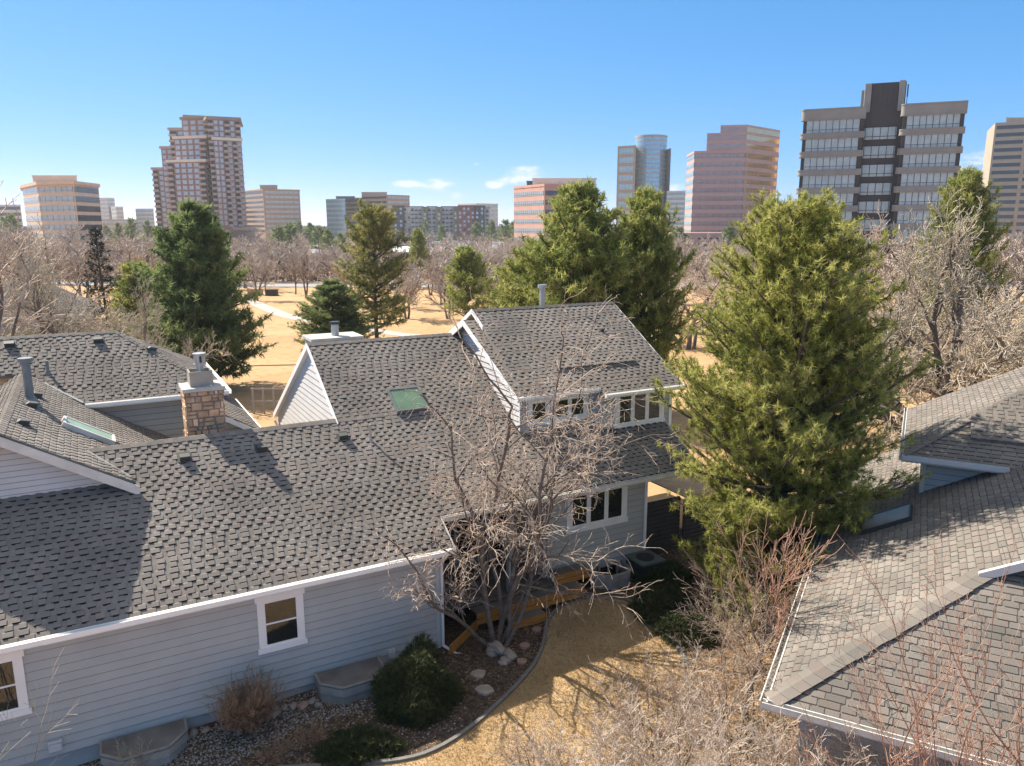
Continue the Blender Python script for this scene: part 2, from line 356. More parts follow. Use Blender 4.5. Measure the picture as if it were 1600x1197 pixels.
# lower fascia + gutter
mb = MB(); gutter(mb, (-9, 17.04, 2.82), (7.6, 17.04, 2.82), (0,-1,0)); obj('gutter', mb, 'white_paint', A)
mb = MB(); mb.box(-9, 7.5, 17.06, 17.44, 2.63, 2.65); obj('soffit', mb, 'white_dirty', A)
mb = MB(); gutter(mb, (7.7, 17.94, 3.36), (16.8, 17.94, 3.36), (0,-1,0)); obj('gutter', mb, 'white_dirty', A)
mb = MB(); mb.prism([(7.64,17.0,2.80),(7.64,17.95,3.36),(7.64,17.95,3.18),(7.64,17.0,2.62)], (.03,0,0)); obj('bargeboard', mb, 'white_dirty', A); mb = MB(); mb.prism([(16.78,17.9,3.34),(16.78,20.5,4.9),(16.78,20.5,4.7),(16.78,17.9,3.14)], (.03,0,0)); obj('bargeboard', mb, 'white_dirty', A)
mb = MB(); mb.cyl((7.45,17.02,2.7),(7.40,17.36,2.35),.04,n=8); mb.cyl((7.40,17.36,2.35),(7.40,17.36,-.05),.04,n=8); mb.cyl((7.40,17.36,-.05),(7.62,17.0,-.17),.04,n=8); mb.cyl((7.62,17.0,-.17),(8.0,16.75,-.2),.035,n=8)
obj('downspout', mb, 'white_paint', A)
mb = MB(); mb.cyl((14.96,18.02,3.28),(14.96,18.38,3.1),.05,n=8); mb.cyl((14.96,18.40,3.12),(14.96,18.40,.15),.05,n=8); mb.cyl((14.96,18.40,.15),(15.6,17.9,.1),.05,n=8)
obj('downspout', mb, 'white_paint', A)
# windows of the long wall
window(A, 2.84, 3.66, 1.15, 2.33, 17.45, 1, True, trim=.13, sill=.13, head=.2, label='double-hung window in the middle of the long wall')
window(A, -3.1, -2.08, 1.15, 2.33, 17.45, 1, True, trim=.13, sill=.13, head=.2, label='double-hung window at the left end of the long wall')
mb = MB(); mb.box(5.86,6.06,17.37,17.44,-.02,.22); mb.box(5.88,6.04,17.34,17.37,.0,.18); obj('utility_box', mb, 'siding_light', wallA, label='small pale box low on the wall')
mb = MB(); mb.box(-1.72,-1.45,17.36,17.44,.02,.25); mb.box(-1.70,-1.47,17.30,17.36,.04,.2); obj('vent_hood', mb, 'siding_light', wallA, label='pale vent hood low on the wall')
# right (kitchen) wall
mb = MB(); siding(mb, (0, 18.45, 0), (1,0,0), [(11.3,.25),(15.0,.25),(15.0,3.3),(11.3,3.3)], ex=.2, nrm=(0,-1,0))
siding(mb, (15.0, 18.45, 0), (0,1,0), [(0,.25),(3,.25),(3,3.3),(0,3.3)], ex=.2, nrm=(1,0,0))
wallK = obj('wall', mb, ['siding','siding_line'], A)
mb = MB(); mb.box(11.3,14.98,18.47,18.6,-.6,.25); obj('foundation', mb, 'foundation', A)
mb = MB(); mb.box(14.92,15.02,18.415,18.425,.25,3.25); obj('corner_trim', mb, 'white_dirty', wallK)
window(A, 12.1, 14.08, 1.98, 3.02, 18.45, 3, False, trim=.13, sill=.17, head=.14, label='triple casement window beside the patio')
# recess behind patio + side recess
mb = MB()
mb.box(7.36, 11.3, 20.6, 20.72, -.3, 4.6); mb.box(11.2, 11.3, 18.5, 20.6, -.2, 3.5); mb.box(7.4, 11.3, 18.2, 20.6, 3.22, 3.26)
obj('recess_wall', mb, 'foundation', A); mb = MB(); mb.box(15.0, 16.7, 20.6, 20.75, -.3, 4.3)
obj('recess_wall', mb, 'foundation', A)
mb = MB()
for (a, b) in ((8.3, 9.2), (9.25, 10.15), (10.35, 11.1)):
    mb.box(a, b, 20.5, 20.57, .7, 2.75)
obj('sliding_door', mb, 'window_glass', A)
mb = MB()
for a in (8.25, 9.2, 10.15, 10.32, 11.12): mb.box(a-.04, a+.04, 20.46, 20.58, .65, 2.8)
mb.box(8.2, 11.16, 20.46, 20.58, 2.75, 2.85)
obj('door_frame', mb, 'siding', A)
mb = MB(); mb.box(9.82,9.98,18.12,18.28,.5,3.2); obj('porch_post', mb, 'siding', A)
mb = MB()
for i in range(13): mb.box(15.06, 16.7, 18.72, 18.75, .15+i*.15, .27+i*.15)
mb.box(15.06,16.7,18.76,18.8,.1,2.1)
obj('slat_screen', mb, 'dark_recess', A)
# gable of the second roof, faces -u
mb = MB(); zg = zr(24.5)
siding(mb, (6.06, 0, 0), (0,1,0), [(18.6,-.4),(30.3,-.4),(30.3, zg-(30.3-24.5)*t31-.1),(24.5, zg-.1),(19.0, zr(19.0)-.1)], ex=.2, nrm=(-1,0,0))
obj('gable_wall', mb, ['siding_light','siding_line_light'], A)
mb = MB()
mb.prism([(5.90,24.5,zg+.03),(5.90,21.3,zr(21.3)+.03),(5.90,21.3,zr(21.3)-.13),(5.90,24.5,zg-.13)], (.035,0,0))
obj('bargeboard', mb, 'white_paint', A); mb = MB()
mb.prism([(5.90,24.5,zg+.03),(5.90,30.5,zg-6*t31+.03),(5.90,30.5,zg-6*t31-.17),(5.90,24.5,zg-.17)], (.035,0,0))
mb.prism([(5.94,24.5,zg-.14),(5.94,30.5,zg-6*t31-.14),(5.94,30.5,zg-6*t31-.17),(5.94,24.5,zg-.17)], (.12,0,0))
obj('bargeboard', mb, 'white_paint', A)
mb = MB(); mb.box(6.18,6.24,30.2,30.34,-.4,3.6); mb.cyl((5.95,30.5,3.4),(6.1,30.35,3.0),.05,n=8); mb.cyl((6.1,30.35,3.0),(6.1,30.35,-.5),.05,n=8); obj('downspout', mb, 'white_paint', A)
# chase with metal flue behind the second ridge
mb = MB(); mb.box(6.35,8.0,25.4,26.5,5.2,7.2); mb.box(6.27,8.08,25.32,26.58,7.2,7.29); ch = obj('chase', mb, 'concrete_pale', A, label='flat pale chimney chase behind the second ridge')
mb = MB(); mb.cyl((7.25,25.9,7.29),(7.25,25.9,7.68),.13,n=14); mb.cyl((7.25,25.9,7.68),(7.25,25.9,7.77),.17,n=14,mi=1); obj('flue', mb, ['galvanised','metal_dark'], ch)
# ---------------- third (upper) roof
P3 = math.atan2(8.15-5.73, 23.7-19.45); c3, s3 = math.cos(P3), math.sin(P3); z3 = lambda w: 5.73+(w-19.45)*math.tan(P3)
mb = MB(); q = lambda w: (w-19.45)/c3
shingles(mb, (0,19.45,5.73), (1,0,0), (0,c3,s3), [(14.0,0),(17.25,0),(17.32,q(23.7)),(11.42,q(23.7)),(11.42,q(22.9)),(11.22,q(19.78)),(14.0,q(19.78))], seed=11)
shingles(mb, (0,23.7,8.15), (1,0,0), (0,c3,-s3), [(11.42,0),(17.32,0),(17.32,5),(11.42,5)], seed=12, ex=.3)
# lower strip at the left rake
zl = lambda w: 5.88+(w-19.78)*(7.80-5.88)/(23.6-19.78); ang = math.atan2(7.80-5.88, 23.6-19.78)
shingles(mb, (0,19.78,5.90), (1,0,0), (0,math.cos(ang),math.sin(ang)), [(11.02,0),(11.34,0),(11.5,(23.6-19.78)/math.cos(ang)),(11.02,(23.6-19.78)/math.cos(ang))], seed=13)
shingles(mb, (0,23.6,7.82), (1,0,0), (0,math.cos(ang),-math.sin(ang)), [(11.02,0),(11.5,0),(11.5,2.4),(11.02,2.4)], seed=14, ex=.3)
# raised shingle layer with a shadowed lower edge
pr = math.atan2((z3(23.6)-z3(20.62)-.075), 23.6-20.62)
shingles(mb, (0,20.62,z3(20.62)+.085), (1,0,0), (0,math.cos(pr),math.sin(pr)), [(12.95,0),(16.1,0),(16.1,3.3),(12.95,3.3)], seed=15, thick=.09)
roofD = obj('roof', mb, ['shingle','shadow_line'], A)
mb = MB(); caps(mb, (11.42,23.7,8.15), (17.32,23.7,8.15), n1=(0,-c3,-s3), n2=(0,c3,-s3), w=.15); obj('ridge_cap', mb, 'ridge_cap', roofD)
mb = MB(); mb.prism([(10.98,23.6,7.86),(10.98,19.72,5.91),(10.98,19.72,5.74),(10.98,23.6,7.68)], (.035,0,0)); obj('bargeboard', mb, 'white_paint', roofD)
mb = MB(); mb.prism([(10.98,23.6,7.86),(10.98,25.7,6.81),(10.98,25.7,6.58),(10.98,23.6,7.63)], (.035,0,0)); obj('bargeboard', mb, 'white_paint', roofD)
mb = MB(); mb.prism([(11.38,23.7,8.19),(11.38,22.85,7.70),(11.38,22.85,7.56),(11.38,23.7,8.04)], (.035,0,0)); obj('bargeboard', mb, 'white_paint', roofD)
mb = MB(); mb.prism([(11.38,23.7,8.19),(11.38,24.9,7.51),(11.38,24.9,7.36),(11.38,23.7,8.04)], (.035,0,0)); obj('bargeboard', mb, 'white_paint', roofD)
mb = MB(); mb.prism([(17.33,23.7,8.15),(17.26,19.45,5.72),(17.26,19.45,5.56),(17.33,23.7,7.99)], (.03,0,0)); obj('bargeboard', mb, 'white_paint', roofD)
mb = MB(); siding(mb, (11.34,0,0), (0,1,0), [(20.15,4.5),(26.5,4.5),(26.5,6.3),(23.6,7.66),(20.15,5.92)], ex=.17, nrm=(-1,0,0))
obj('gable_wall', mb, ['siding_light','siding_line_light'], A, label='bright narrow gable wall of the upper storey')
mb = MB()
for i in range(7):
    mb.box(11.27,11.31,23.35-.2*math.sin(math.pi*(i+.5)/7),23.35+.2*math.sin(math.pi*(i+.5)/7),6.84+i*.08,6.84+i*.08+.05)
obj('louvre', mb, 'white_dirty', A)
mb = MB(); siding(mb, (0,20.2,0), (1,0,0), [(11.34,4.5),(14.1,4.5),(14.1,5.95),(11.34,5.95)], ex=.17, nrm=(0,-1,0))
siding(mb, (0,19.86,0), (1,0,0), [(14.1,4.2),(17.05,4.2),(17.05,5.72),(14.1,5.72)], ex=.17, nrm=(0,-1,0))
siding(mb, (14.1,0,0), (0,1,0), [(19.86,4.2),(20.3,4.2),(20.3,5.8),(19.86,5.8)], ex=.17, nrm=(-1,0,0))
siding(mb, (17.05,0,0), (0,1,0), [(19.86,3.0),(26,3.0),(26,6),(19.86,5.8)], ex=.17, nrm=(1,0,0))
obj('wall', mb, ['siding','siding_line'], A)
mb = MB(); mb.box(11.30,11.45,20.15,20.19,4.6,5.9); obj('corner_trim', mb, 'white_paint', A); mb = MB(); mb.box(16.97,17.09,19.81,19.85,4.25,5.7); obj('corner_trim', mb, 'white_paint', A)
mb = MB(); gutter(mb, (10.98,19.77,5.90), (14.0,19.77,5.90), (0,-1,0), .1, .1); gutter(mb, (14.0,19.44,5.74), (17.28,19.44,5.74), (0,-1,0), .1, .1); obj('gutter', mb, 'white_paint', roofD)
window(A, 11.72, 12.28, 4.95, 5.6, 20.2, 1, False, trim=.1, sill=.12, head=.12, label='small dormer window behind the tree branches')
window(A, 12.55, 13.75, 4.95, 5.6, 20.2, 2, False, trim=.1, sill=.12, head=.12, label='wider dormer window behind the tree branches')
window(A, 14.82, 16.62, 4.55, 5.55, 19.86, 3, False, trim=.12, sill=.12, head=.1, label='triple dormer window with white frames')
# skylight
mb = MB(); P = frame((0,17.05,2.8), (1,0,0), (0,c31,s31)); ta, tb = tt(21.40), tt(22.26)
def ring(mb, P, s0, s1, t0, t1, w, h0, h1, mi=0):
    for (a, b, c, d) in ((s0,s1,t0,t0+w),(s0,s1,t1-w,t1),(s0,s0+w,t0+w,t1-w),(s1-w,s1,t0+w,t1-w)):
        mb.hexa([P(a,c,h0),P(b,c,h0),P(b,d,h0),P(a,d,h0),P(a,c,h1),P(b,c,h1),P(b,d,h1),P(a,d,h1)], mi)
ring(mb, P, 7.76, 8.78, ta, tb, .05, -.02, .13); sk = obj('skylight', mb, 'pipe_grey', roofA, label='square green skylight in a grey frame')
mb = MB(); mb.hexa([P(7.80,ta+.04,.02),P(8.74,ta+.04,.02),P(8.74,tb-.04,.02),P(7.80,tb-.04,.02),P(7.80,ta+.04,.11),P(8.74,ta+.04,.11),P(8.74,tb-.04,.11),P(7.80,tb-.04,.11)])
o = obj('pane', mb, 'skylight_glass', roofA)
PC = frame((.47,20.05,zc(.47)), (0,1,0), (-c31,0,s31))
def onC(u, w): return (w-20.05, (.47-u)/c31)
# skylight on C: long along u
s0, s1 = 2.9, 3.72
mb = MB(); ring(mb, PC, s0, s1, .37, 1.74, .07, -.02, .14); obj('skylight', mb, 'white_dirty', roofC, label='long pale green skylight in a white frame')
mb = MB(); mb.hexa([PC(s0+.06,.43,.02),PC(s1-.06,.43,.02),PC(s1-.06,1.68,.02),PC(s0+.06,1.68,.02),PC(s0+.06,.43,.12),PC(s1-.06,.43,.12),PC(s1-.06,1.68,.12),PC(s0+.06,1.68,.12)]); obj('pane', mb, 'skylight_pale', roofC)
def vent(P, s, t, parent, w=.24, up=True, label=None, mat_='vent_metal'):
    mb = MB()
    mb.hexa([P(s-w/2-.05,t-.03,.01),P(s+w/2+.05,t-.03,.01),P(s+w/2+.05,t+w+.08,.01),P(s-w/2-.05,t+w+.08,.01),P(s-w/2-.05,t-.03,.03),P(s+w/2+.05,t-.03,.03),P(s+w/2+.05,t+w+.08,.02),P(s-w/2-.05,t+w+.08,.02)])
    mb.hexa([P(s-w/2,t,.02),P(s+w/2,t,.02),P(s+w/2,t+w,.02),P(s-w/2,t+w,.02),P(s-w/2,t,.17),P(s+w/2,t,.17),P(s+w/2,t+w*.8,.10),P(s-w/2,t+w*.8,.10)])
    return obj('roof_vent', mb, mat_, parent, label)
for u, w in ((1.73,20.75),(3.66,20.73),(5.91,20.76)): vent(P, u, tt(w), roofA)
def pipe(u, w, z, h, r, parent, mats='pipe_grey', cap=False, label=None):
    mb = MB(); mb.cyl((u,w,z-.1),(u,w,z+h),r,n=12)
    mb.cyl((u,w,z-.06),(u,w,z+.09),r*2.1,r*1.15,n=12)
    if cap: mb.cyl((u,w,z+h-.06),(u,w,z+h+.05),r*1.7,n=14); 
    return obj('vent_pipe', mb, mats, parent, label, smooth=False)
pipe(6.65,20.6,zr(20.6),.5,.035,roofA,'galvanised',label='thin metal vent pipe on the main slope')
p_ = 22.2
pipe(-1.75, 24.7, zc(-1.75), 1.15, .11, roofC, 'pipe_grey', True, 'tall grey flue pipe with a cap')
for u, w in ((-1.6,24.0),(-1.55,25.5),(-1.66,21.7)): vent(PC, *onC(u, w), roofC, w=.26)
pipe(14.75,24.6,z3(22.8),1.15,.1,roofD,'galvanised',True,'metal flue with a cap behind the dormer ridge')
mb = MB(); P3f = frame((0,19.45,5.73), (1,0,0), (0,c3,s3)); pipe(15.62,23.0,z3(23.0),.28,.03,roofD,'galvanised'); vent(P3f, 15.75, q(22.15), roofD, w=.14)
# stone chimney
def stone_chimney(parent, u0, u1, w0, w1, z0, z1):
    rng = random.Random(4); mb = MB()
    mb.box(u0, u1, w0, w1, z0, z1, 1)
    def face(O, S, nn, L_):
        z = z0
        while z < z1-.03:
            hrow = min(rng.uniform(.1, .24), z1-z); s = 0
            while s < L_-.02:
                ww = rng.uniform(.10, .32)
                if L_-s-ww < .08: ww = L_-s
                parts = [(z, z+hrow)] if (hrow < .17 or rng.random() < .6) else [(z, z+hrow*.5), (z+hrow*.5, z+hrow)]
                for za, zb in parts:
                    g = .012; j = lambda: rng.uniform(-.01, .01); d = rng.uniform(.02, .05)
                    b = [(s+g, za+g), (s+ww-g, za+g), (s+ww-g, zb-g), (s+g, zb-g)]
                    b = [(x+j(), y+j()) for x, y in b]; cx, cy = s+ww/2, (za+zb)/2
                    pt = lambda x, y, h: np.array(O, float)+np.array(S, float)*x+np.array([0,0,y])+np.array(nn, float)*h
                    mb.hexa([pt(x, y, 0) for x, y in b]+[pt(cx+(x-cx)*.86, cy+(y-cy)*.86, d) for x, y in b], 0)
                s += ww
            z += hrow
    face((u0,w0,0), (1,0,0), (0,-1,0), u1-u0); face((u0,w0,0), (0,1,0), (-1,0,0), w1-w0); face((u1,w0,0), (0,1,0), (1,0,0), w1-w0)
    c = obj('chimney', mb, ['stone','mortar'], parent, label='square chimney of tan fieldstone')
    mb = MB(); mb.box(u0-.07,u1+.07,w0-.07,w1+.07,z1,z1+.1); obj('cap_slab', mb, 'concrete_pale', c)
    return c
chim = stone_chimney(roofA, 2.0, 2.96, 22.15, 23.05, 4.3, 6.54)
mb = MB(); cx, cy = 2.46, 22.6
for (a, b, c, d) in ((-.30,.30,-.30,-.27),(-.30,.30,.27,.30),(-.30,-.27,-.27,.27),(.27,.30,-.27,.27)): mb.box(cx+a,cx+b,cy+c,cy+d,6.66,7.06)
for a in (-.28,.26):
    for b in (-.28,.26): mb.box(cx+a,cx+a+.02,cy+b,cy+b+.02,6.58,6.68)
obj('shroud', mb, 'tan_metal', chim)
mb = MB(); mb.cyl((cx+.02,cy,6.60),(cx+.02,cy,7.20),.09,n=12); mb.cyl((cx+.02,cy,7.20),(cx+.02,cy,7.24),.17,n=12); mb.cyl((cx+.02,cy,7.24),(cx+.02,cy,7.50),.15,n=12); mb.cyl((cx+.02,cy,7.50),(cx+.02,cy,7.53),.18,n=12); mb.cyl((cx,cy-.12,6.60),(cx,cy-.12,6.73),.22,.1,n=16)
mb.box(cx-.0,cx+.06,cy-.16,cy-.13,7.28,7.46,1)
obj('flue', mb, ['galvanised','rust'] if 'rust' in M else ['galvanised','metal_dark'], chim)
# small rear cross gable E
mb = MB()
ze_ = lambda u: 5.66-(u-2.9)*t31
shingles(mb, (4.16,23.3,ze_(4.16)), (0,1,0), (-c31,0,s31), [(0,0),(5.0,0),(5.0,1.5),(0,1.5)], seed=21, ex=.16)
re = obj('roof', mb, ['shingle_light','shadow_line'], A)
mb = MB(); mb.prism([(2.9,23.28,5.64),(4.2,23.28,5.64-1.3*t31),(4.2,23.28,5.64-1.3*t31-.16),(2.9,23.28,5.48)], (0,-.03,0)); mb.beam((4.2,23.25,4.84),(4.2,28.3,4.84),.05,.14); obj('bargeboard', mb, 'white_paint', re)
mb = MB(); siding(mb, (0,23.6,0), (1,0,0), [(2.4,3.5),(3.95,3.5),(3.95,4.85),(2.95,5.5),(2.4,5.5)], ex=.17, nrm=(0,-1,0)); obj('gable_wall', mb, ['siding','siding_line'], A)
# ================================================================== neighbour house D behind the wing
D = thing('house', 'neighbouring grey house with hipped dark shingle roof just behind the stone chimney', 'house', (-1, 28, -.8), PHI)
zd = lambda w: 5.5+(w-26.95)*t31
mb = MB()
shingles(mb, (0,26.95,5.5), (1,0,0), (0,c31,s31), [(-.50,0),(3.76,0),(.65,3.12/c31),(-9,3.12/c31),(-9,1.7),(-2.1,1.7)], seed=31)
shingles(mb, (3.76,26.95,5.5), (0,1,0), (-c31,0,s31), [(0,0),(6.2,0),(3.11,3.11/c31)], seed=32, ex=.155)
shingles(mb, (0,33.1,5.5), (1,0,0), (0,-c31,s31), [(-9,0),(3.76,0),(.65,3.1/c31),(-9,3.1/c31)], seed=33, ex=.3)
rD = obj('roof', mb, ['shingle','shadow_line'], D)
mb = MB(); caps(mb, (-9,30.07,7.375), (.65,30.07,7.375), n1=(0,-c31,-s31), n2=(0,c31,-s31), w=.14)
obj('ridge_cap', mb, 'shingle_light', rD); mb = MB(); caps(mb, (3.76,26.95,5.5), (.65,30.07,7.375), n1=(.5,.6,-.28), n2=(-.6,-.5,-.30), w=.15)
obj('ridge_cap', mb, 'shingle_light', rD)
mb = MB(); siding(mb, (0,27.4,0), (1,0,0), [(-4,2.5),(3.4,2.5),(3.4,5.42),(-4,5.42)], ex=.2, nrm=(0,-1,0)); siding(mb, (3.4,0,0), (0,1,0), [(27.4,-.8),(32.7,-.8),(32.7,5.42),(27.4,5.42)], ex=.2, nrm=(1,0,0)); obj('wall', mb, ['siding','siding_line'], D)
mb = MB(); gutter(mb, (-.48,26.94,5.52), (3.78,26.94,5.52), (0,-1,0), .12, .12); gutter(mb, (3.77,26.9,5.52), (3.77,33.1,5.52), (1,0,0), .12, .12); obj('gutter', mb, 'white_paint', rD)
mb = MB(); mb.beam((-.52,26.97,5.56), (-1.75,28.15,6.22), .1, .03); obj('flashing', mb, 'galvanised', rD)
PD = frame((0,26.95,5.5), (1,0,0), (0,c31,s31))
for u, w in ((-2.48,29.6),(.07,29.55)): vent(PD, u, (w-26.95)/c31, rD, w=.27)
mb = MB(); PDr = frame((3.76,26.95,5.5), (0,1,0), (-c31,0,s31)); vent(PDr, 2.2, 2.3, rD, w=.27)
pipe(-1.43,28.35,zd(28.35),.42,.045,rD)
# ================================================================== HOUSE B at right (frame x=b, y=a)
B = thing('house', 'grey hip-roofed house with weathered shingles at the right edge beside the big pine', 'house', (3, 19, -.5), PHB)
pB = rad(29); cB, sB, tB = math.cos(pB), math.sin(pB), math.tan(pB)
b0, a0, zb = -1.65, 12.83, 2.8
mb = MB()
# left plane: S along +a, T = (+b, up)
shingles(mb, (b0,a0,zb), (0,1,0), (cB,0,sB), [(0,0),(15.1,0),(15.1,6.2/cB),(3.2,6.2/cB),(3.2,3.2/cB)], seed=41, ex=.15, h2=.012, gap=(.02,.06), tw=(.2,.34))
# front plane: S along +b, T=(+a, up)
shingles(mb, (b0,a0,zb), (1,0,0), (0,cB,sB), [(0,0),(11,0),(11,3.6/cB),(3.6,3.6/cB)], seed=42, ex=.15, h2=.012, gap=(.02,.06), tw=(.2,.34))
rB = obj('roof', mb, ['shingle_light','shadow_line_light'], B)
mb = MB(); caps(mb, (b0,a0,zb), (b0+3.2,a0+3.2,zb+3.2*tB), n1=(-.42,.80,-.08), n2=(.80,-.42,-.08), w=.24, step=.24); obj('hip_cap', mb, 'shingle_light', rB)
mb = MB(); gutter(mb, (b0-.01,a0-.1,zb+.02), (b0-.01,a0+15.1,zb+.02), (-1,0,0), .13, .14); gutter(mb, (b0-.1,a0-.01,zb+.02), (b0+11,a0-.01,zb+.02), (0,-1,0), .13, .13); obj('gutter', mb, 'white_dirty', rB)
rng = random.Random(8); mb = MB()
for i in range(900):
    a = a0+rng.uniform(0, 15); s = rng.uniform(.02,.06); an = rng.uniform(0,6.3); x = b0-.08+rng.uniform(-.045,.045); z = zb-.06+rng.uniform(0,.06)
    mb.add([(x-s*math.cos(an)*.5,a-s*math.sin(an),z),(x+s*math.cos(an)*.5,a+s*math.sin(an),z+rng.uniform(0,.02)),(x+.02,a+.02,z+.02)], [(0,1,2)])
setp(solo('gutter_leaves', mb, 'leaf_litter_flat' if False else 'mulch', 'brown leaves and needles lying in the gutter by the pine', 'leaves', (b0,a0+7,zb), PHB), kind='stuff')
mb = MB(); siding(mb, (b0+.5,0,0), (0,1,0), [(a0+.5,-.7),(a0+15,-.7),(a0+15,2.7),(a0+.5,2.7)], ex=.2, nrm=(-1,0,0)); siding(mb, (0,a0+.5,0), (1,0,0), [(b0+.5,-.7),(b0+11,-.7),(b0+11,2.7),(b0+.5,2.7)], ex=.2, nrm=(0,-1,0)); obj('wall', mb, ['siding','siding_line'], B)
ub, ua, uz = .06, 21.83, 5.1
mb = MB()  # rake fascia at top of the front plane with upper gable
f0 = np.array([b0+3.15, 16.02, zb+3.15*tB+.06]); f1 = np.array([b0+6.2, 16.02, zb+6.2*tB+.06])
mb.prism([f0, f1, f1-(0,0,.17), f0-(0,0,.17)], (0,-.1,0)); obj('bargeboard', mb, 'siding_light', rB)
mb = MB(); siding(mb, (0,16.45,0), (1,0,0), [(b0+3.5,zb+1.2),(b0+12,zb+1.2),(b0+12,zb+.5*tB+1.1),(b0+6.2,zb+6.2*tB-.15),(b0+3.5,zb+3.5*tB-.15)], ex=.17, nrm=(0,-1,0)); obj('gable_wall', mb, ['siding','siding_line'], B)
mb = MB(); shingles(mb, (b0+12.4,a0+3.2,zb), (0,1,0), (-cB,0,sB), [(0,0),(12,0),(12,6.2/cB),(0,6.2/cB)], seed=47, ex=.2, h2=.012, gap=(.02,.06), tw=(.2,.34)); obj('roof', mb, ['shingle_light','shadow_line_light'], B)
mb = MB(); caps(mb, (b0+6.2,a0+3.2,zb+6.2*tB), (b0+6.2,a0+15,zb+6.2*tB), n1=(-cB,0,-sB), n2=(cB,0,-sB), w=.16); obj('ridge_cap', mb, 'shingle_light', B)
mb = MB(); mb.box(b0+12.0,b0+12.1,16.45,a0+14.8,-.7,zb+.1); obj('wall', mb, 'siding', B)
# upper storey
mb = MB()
shingles(mb, (ub,ua,uz), (0,1,0), (cB,0,sB), [(0,0),(5.9,0),(5.9,4.4/cB),(4.4,4.4/cB)], seed=43, ex=.15, h2=.012, gap=(.02,.06), tw=(.2,.34))
shingles(mb, (ub,ua,uz), (1,0,0), (0,cB,sB), [(0,0),(2.3,0),(8,0),(8,4.4/cB),(4.4,4.4/cB)], seed=44, ex=.15, h2=.012, gap=(.02,.06), tw=(.2,.34))
pr = math.atan2(2.9*tB-.07, 2.9)
shingles(mb, (ub,ua+.74,uz+.74*tB+.09), (1,0,0), (0,math.cos(pr),math.sin(pr)), [(1.5,0),(6,0),(6,4),(4.2,4),(1.5,.85)], seed=45, ex=.15, thick=.1, h2=.012)
rB2 = obj('roof', mb, ['shingle_light','shadow_line_light'], B)
mb = MB(); caps(mb, (ub,ua,uz), (ub+4.4,ua+4.4,uz+4.4*tB), n1=(-.30,.62,-.0), n2=(.62,-.30,-.0), w=.16, step=.22); obj('hip_cap', mb, 'shingle_light', rB2)
mb = MB(); siding(mb, (0,22.3,0), (1,0,0), [(.54,3.6),(8,3.6),(8,5.05),(.54,5.05)], ex=.17, nrm=(0,-1,0)); siding(mb, (.54,0,0), (0,1,0), [(22.3,3.6),(27.2,3.6),(27.2,5.05),(22.3,5.05)], ex=.17, nrm=(-1,0,0)); obj('wall', mb, ['siding','siding_line'], B)
mb = MB(); mb.box(.52,.62,22.24,22.28,3.9,5.04); obj('corner_trim', mb, 'siding_light', B)
mb = MB(); gutter(mb, (ub-.02,ua-.01,uz+.02), (ub+2.35,ua-.01,uz+.02), (0,-1,0), .13, .1); gutter(mb, (ub-.01,ua-.1,uz+.02), (ub-.01,ua+5.9,uz+.02), (-1,0,0), .13, .1); mb.cyl((ub+2.3,ua-.06,uz-.1),(ub+2.3,ua-.06,uz-.38),.04,n=8); obj('gutter', mb, 'siding_light', rB2)
PB = frame((b0,a0,zb), (0,1,0), (cB,0,sB))
mb = MB(); ring(mb, PB, 7.35, 8.45, .95/cB, 2.05/cB, .05, -.02, .12); obj('skylight', mb, 'metal_dark', rB)
mb = MB(); mb.hexa([PB(a,b,h) for h in (.02,.11) for a, b in ((7.4,1.0/cB),(8.4,1.0/cB),(8.4,2.0/cB),(7.4,2.0/cB))]); obj('pane', mb, 'skylight_olive', rB)
# ================================================================== far left house F behind the bare trees
zF = 3.6; e0 = hit(0, 503, zF); e1 = hit(160, 489, zF); uF1, wF = uw(e1)
Fh = thing('house', 'grey house with a white-framed window behind the bare trees at the left', 'house', (uF1-6, wF+2, -1), PHI)
mb = MB(); shingles(mb, (0,wF,zF), (1,0,0), (0,c31,s31), [(uF1-22,0),(uF1,0),(uF1-4.5,4.5/c31),(uF1-22,4.5/c31)], seed=51, ex=.16)
shingles(mb, (uF1,wF,zF), (0,1,0), (-c31,0,s31), [(0,0),(9,0),(4.5,4.5/c31)], seed=52, ex=.2)
obj('roof', mb, ['shingle','shadow_line'], Fh)
mb = MB(); siding(mb, (0,wF+.5,0), (1,0,0), [(uF1-22,-1),(uF1-.5,-1),(uF1-.5,zF-.1),(uF1-22,zF-.1)], ex=.2, nrm=(0,-1,0)); obj('wall', mb, ['siding','siding_line'], Fh)
mb = MB(); gutter(mb, (uF1-22,wF,zF), (uF1,wF,zF), (0,-1,0), .16, .14); mb.box(uF1-8,uF1+.4,wF-2.6,wF-2.4,1.9,2.1); obj('gutter', mb, 'white_paint', Fh)
window(Fh, uF1-4.0, uF1-.9, 1.9, 3.1, wF+.5, 4, False, trim=.14)
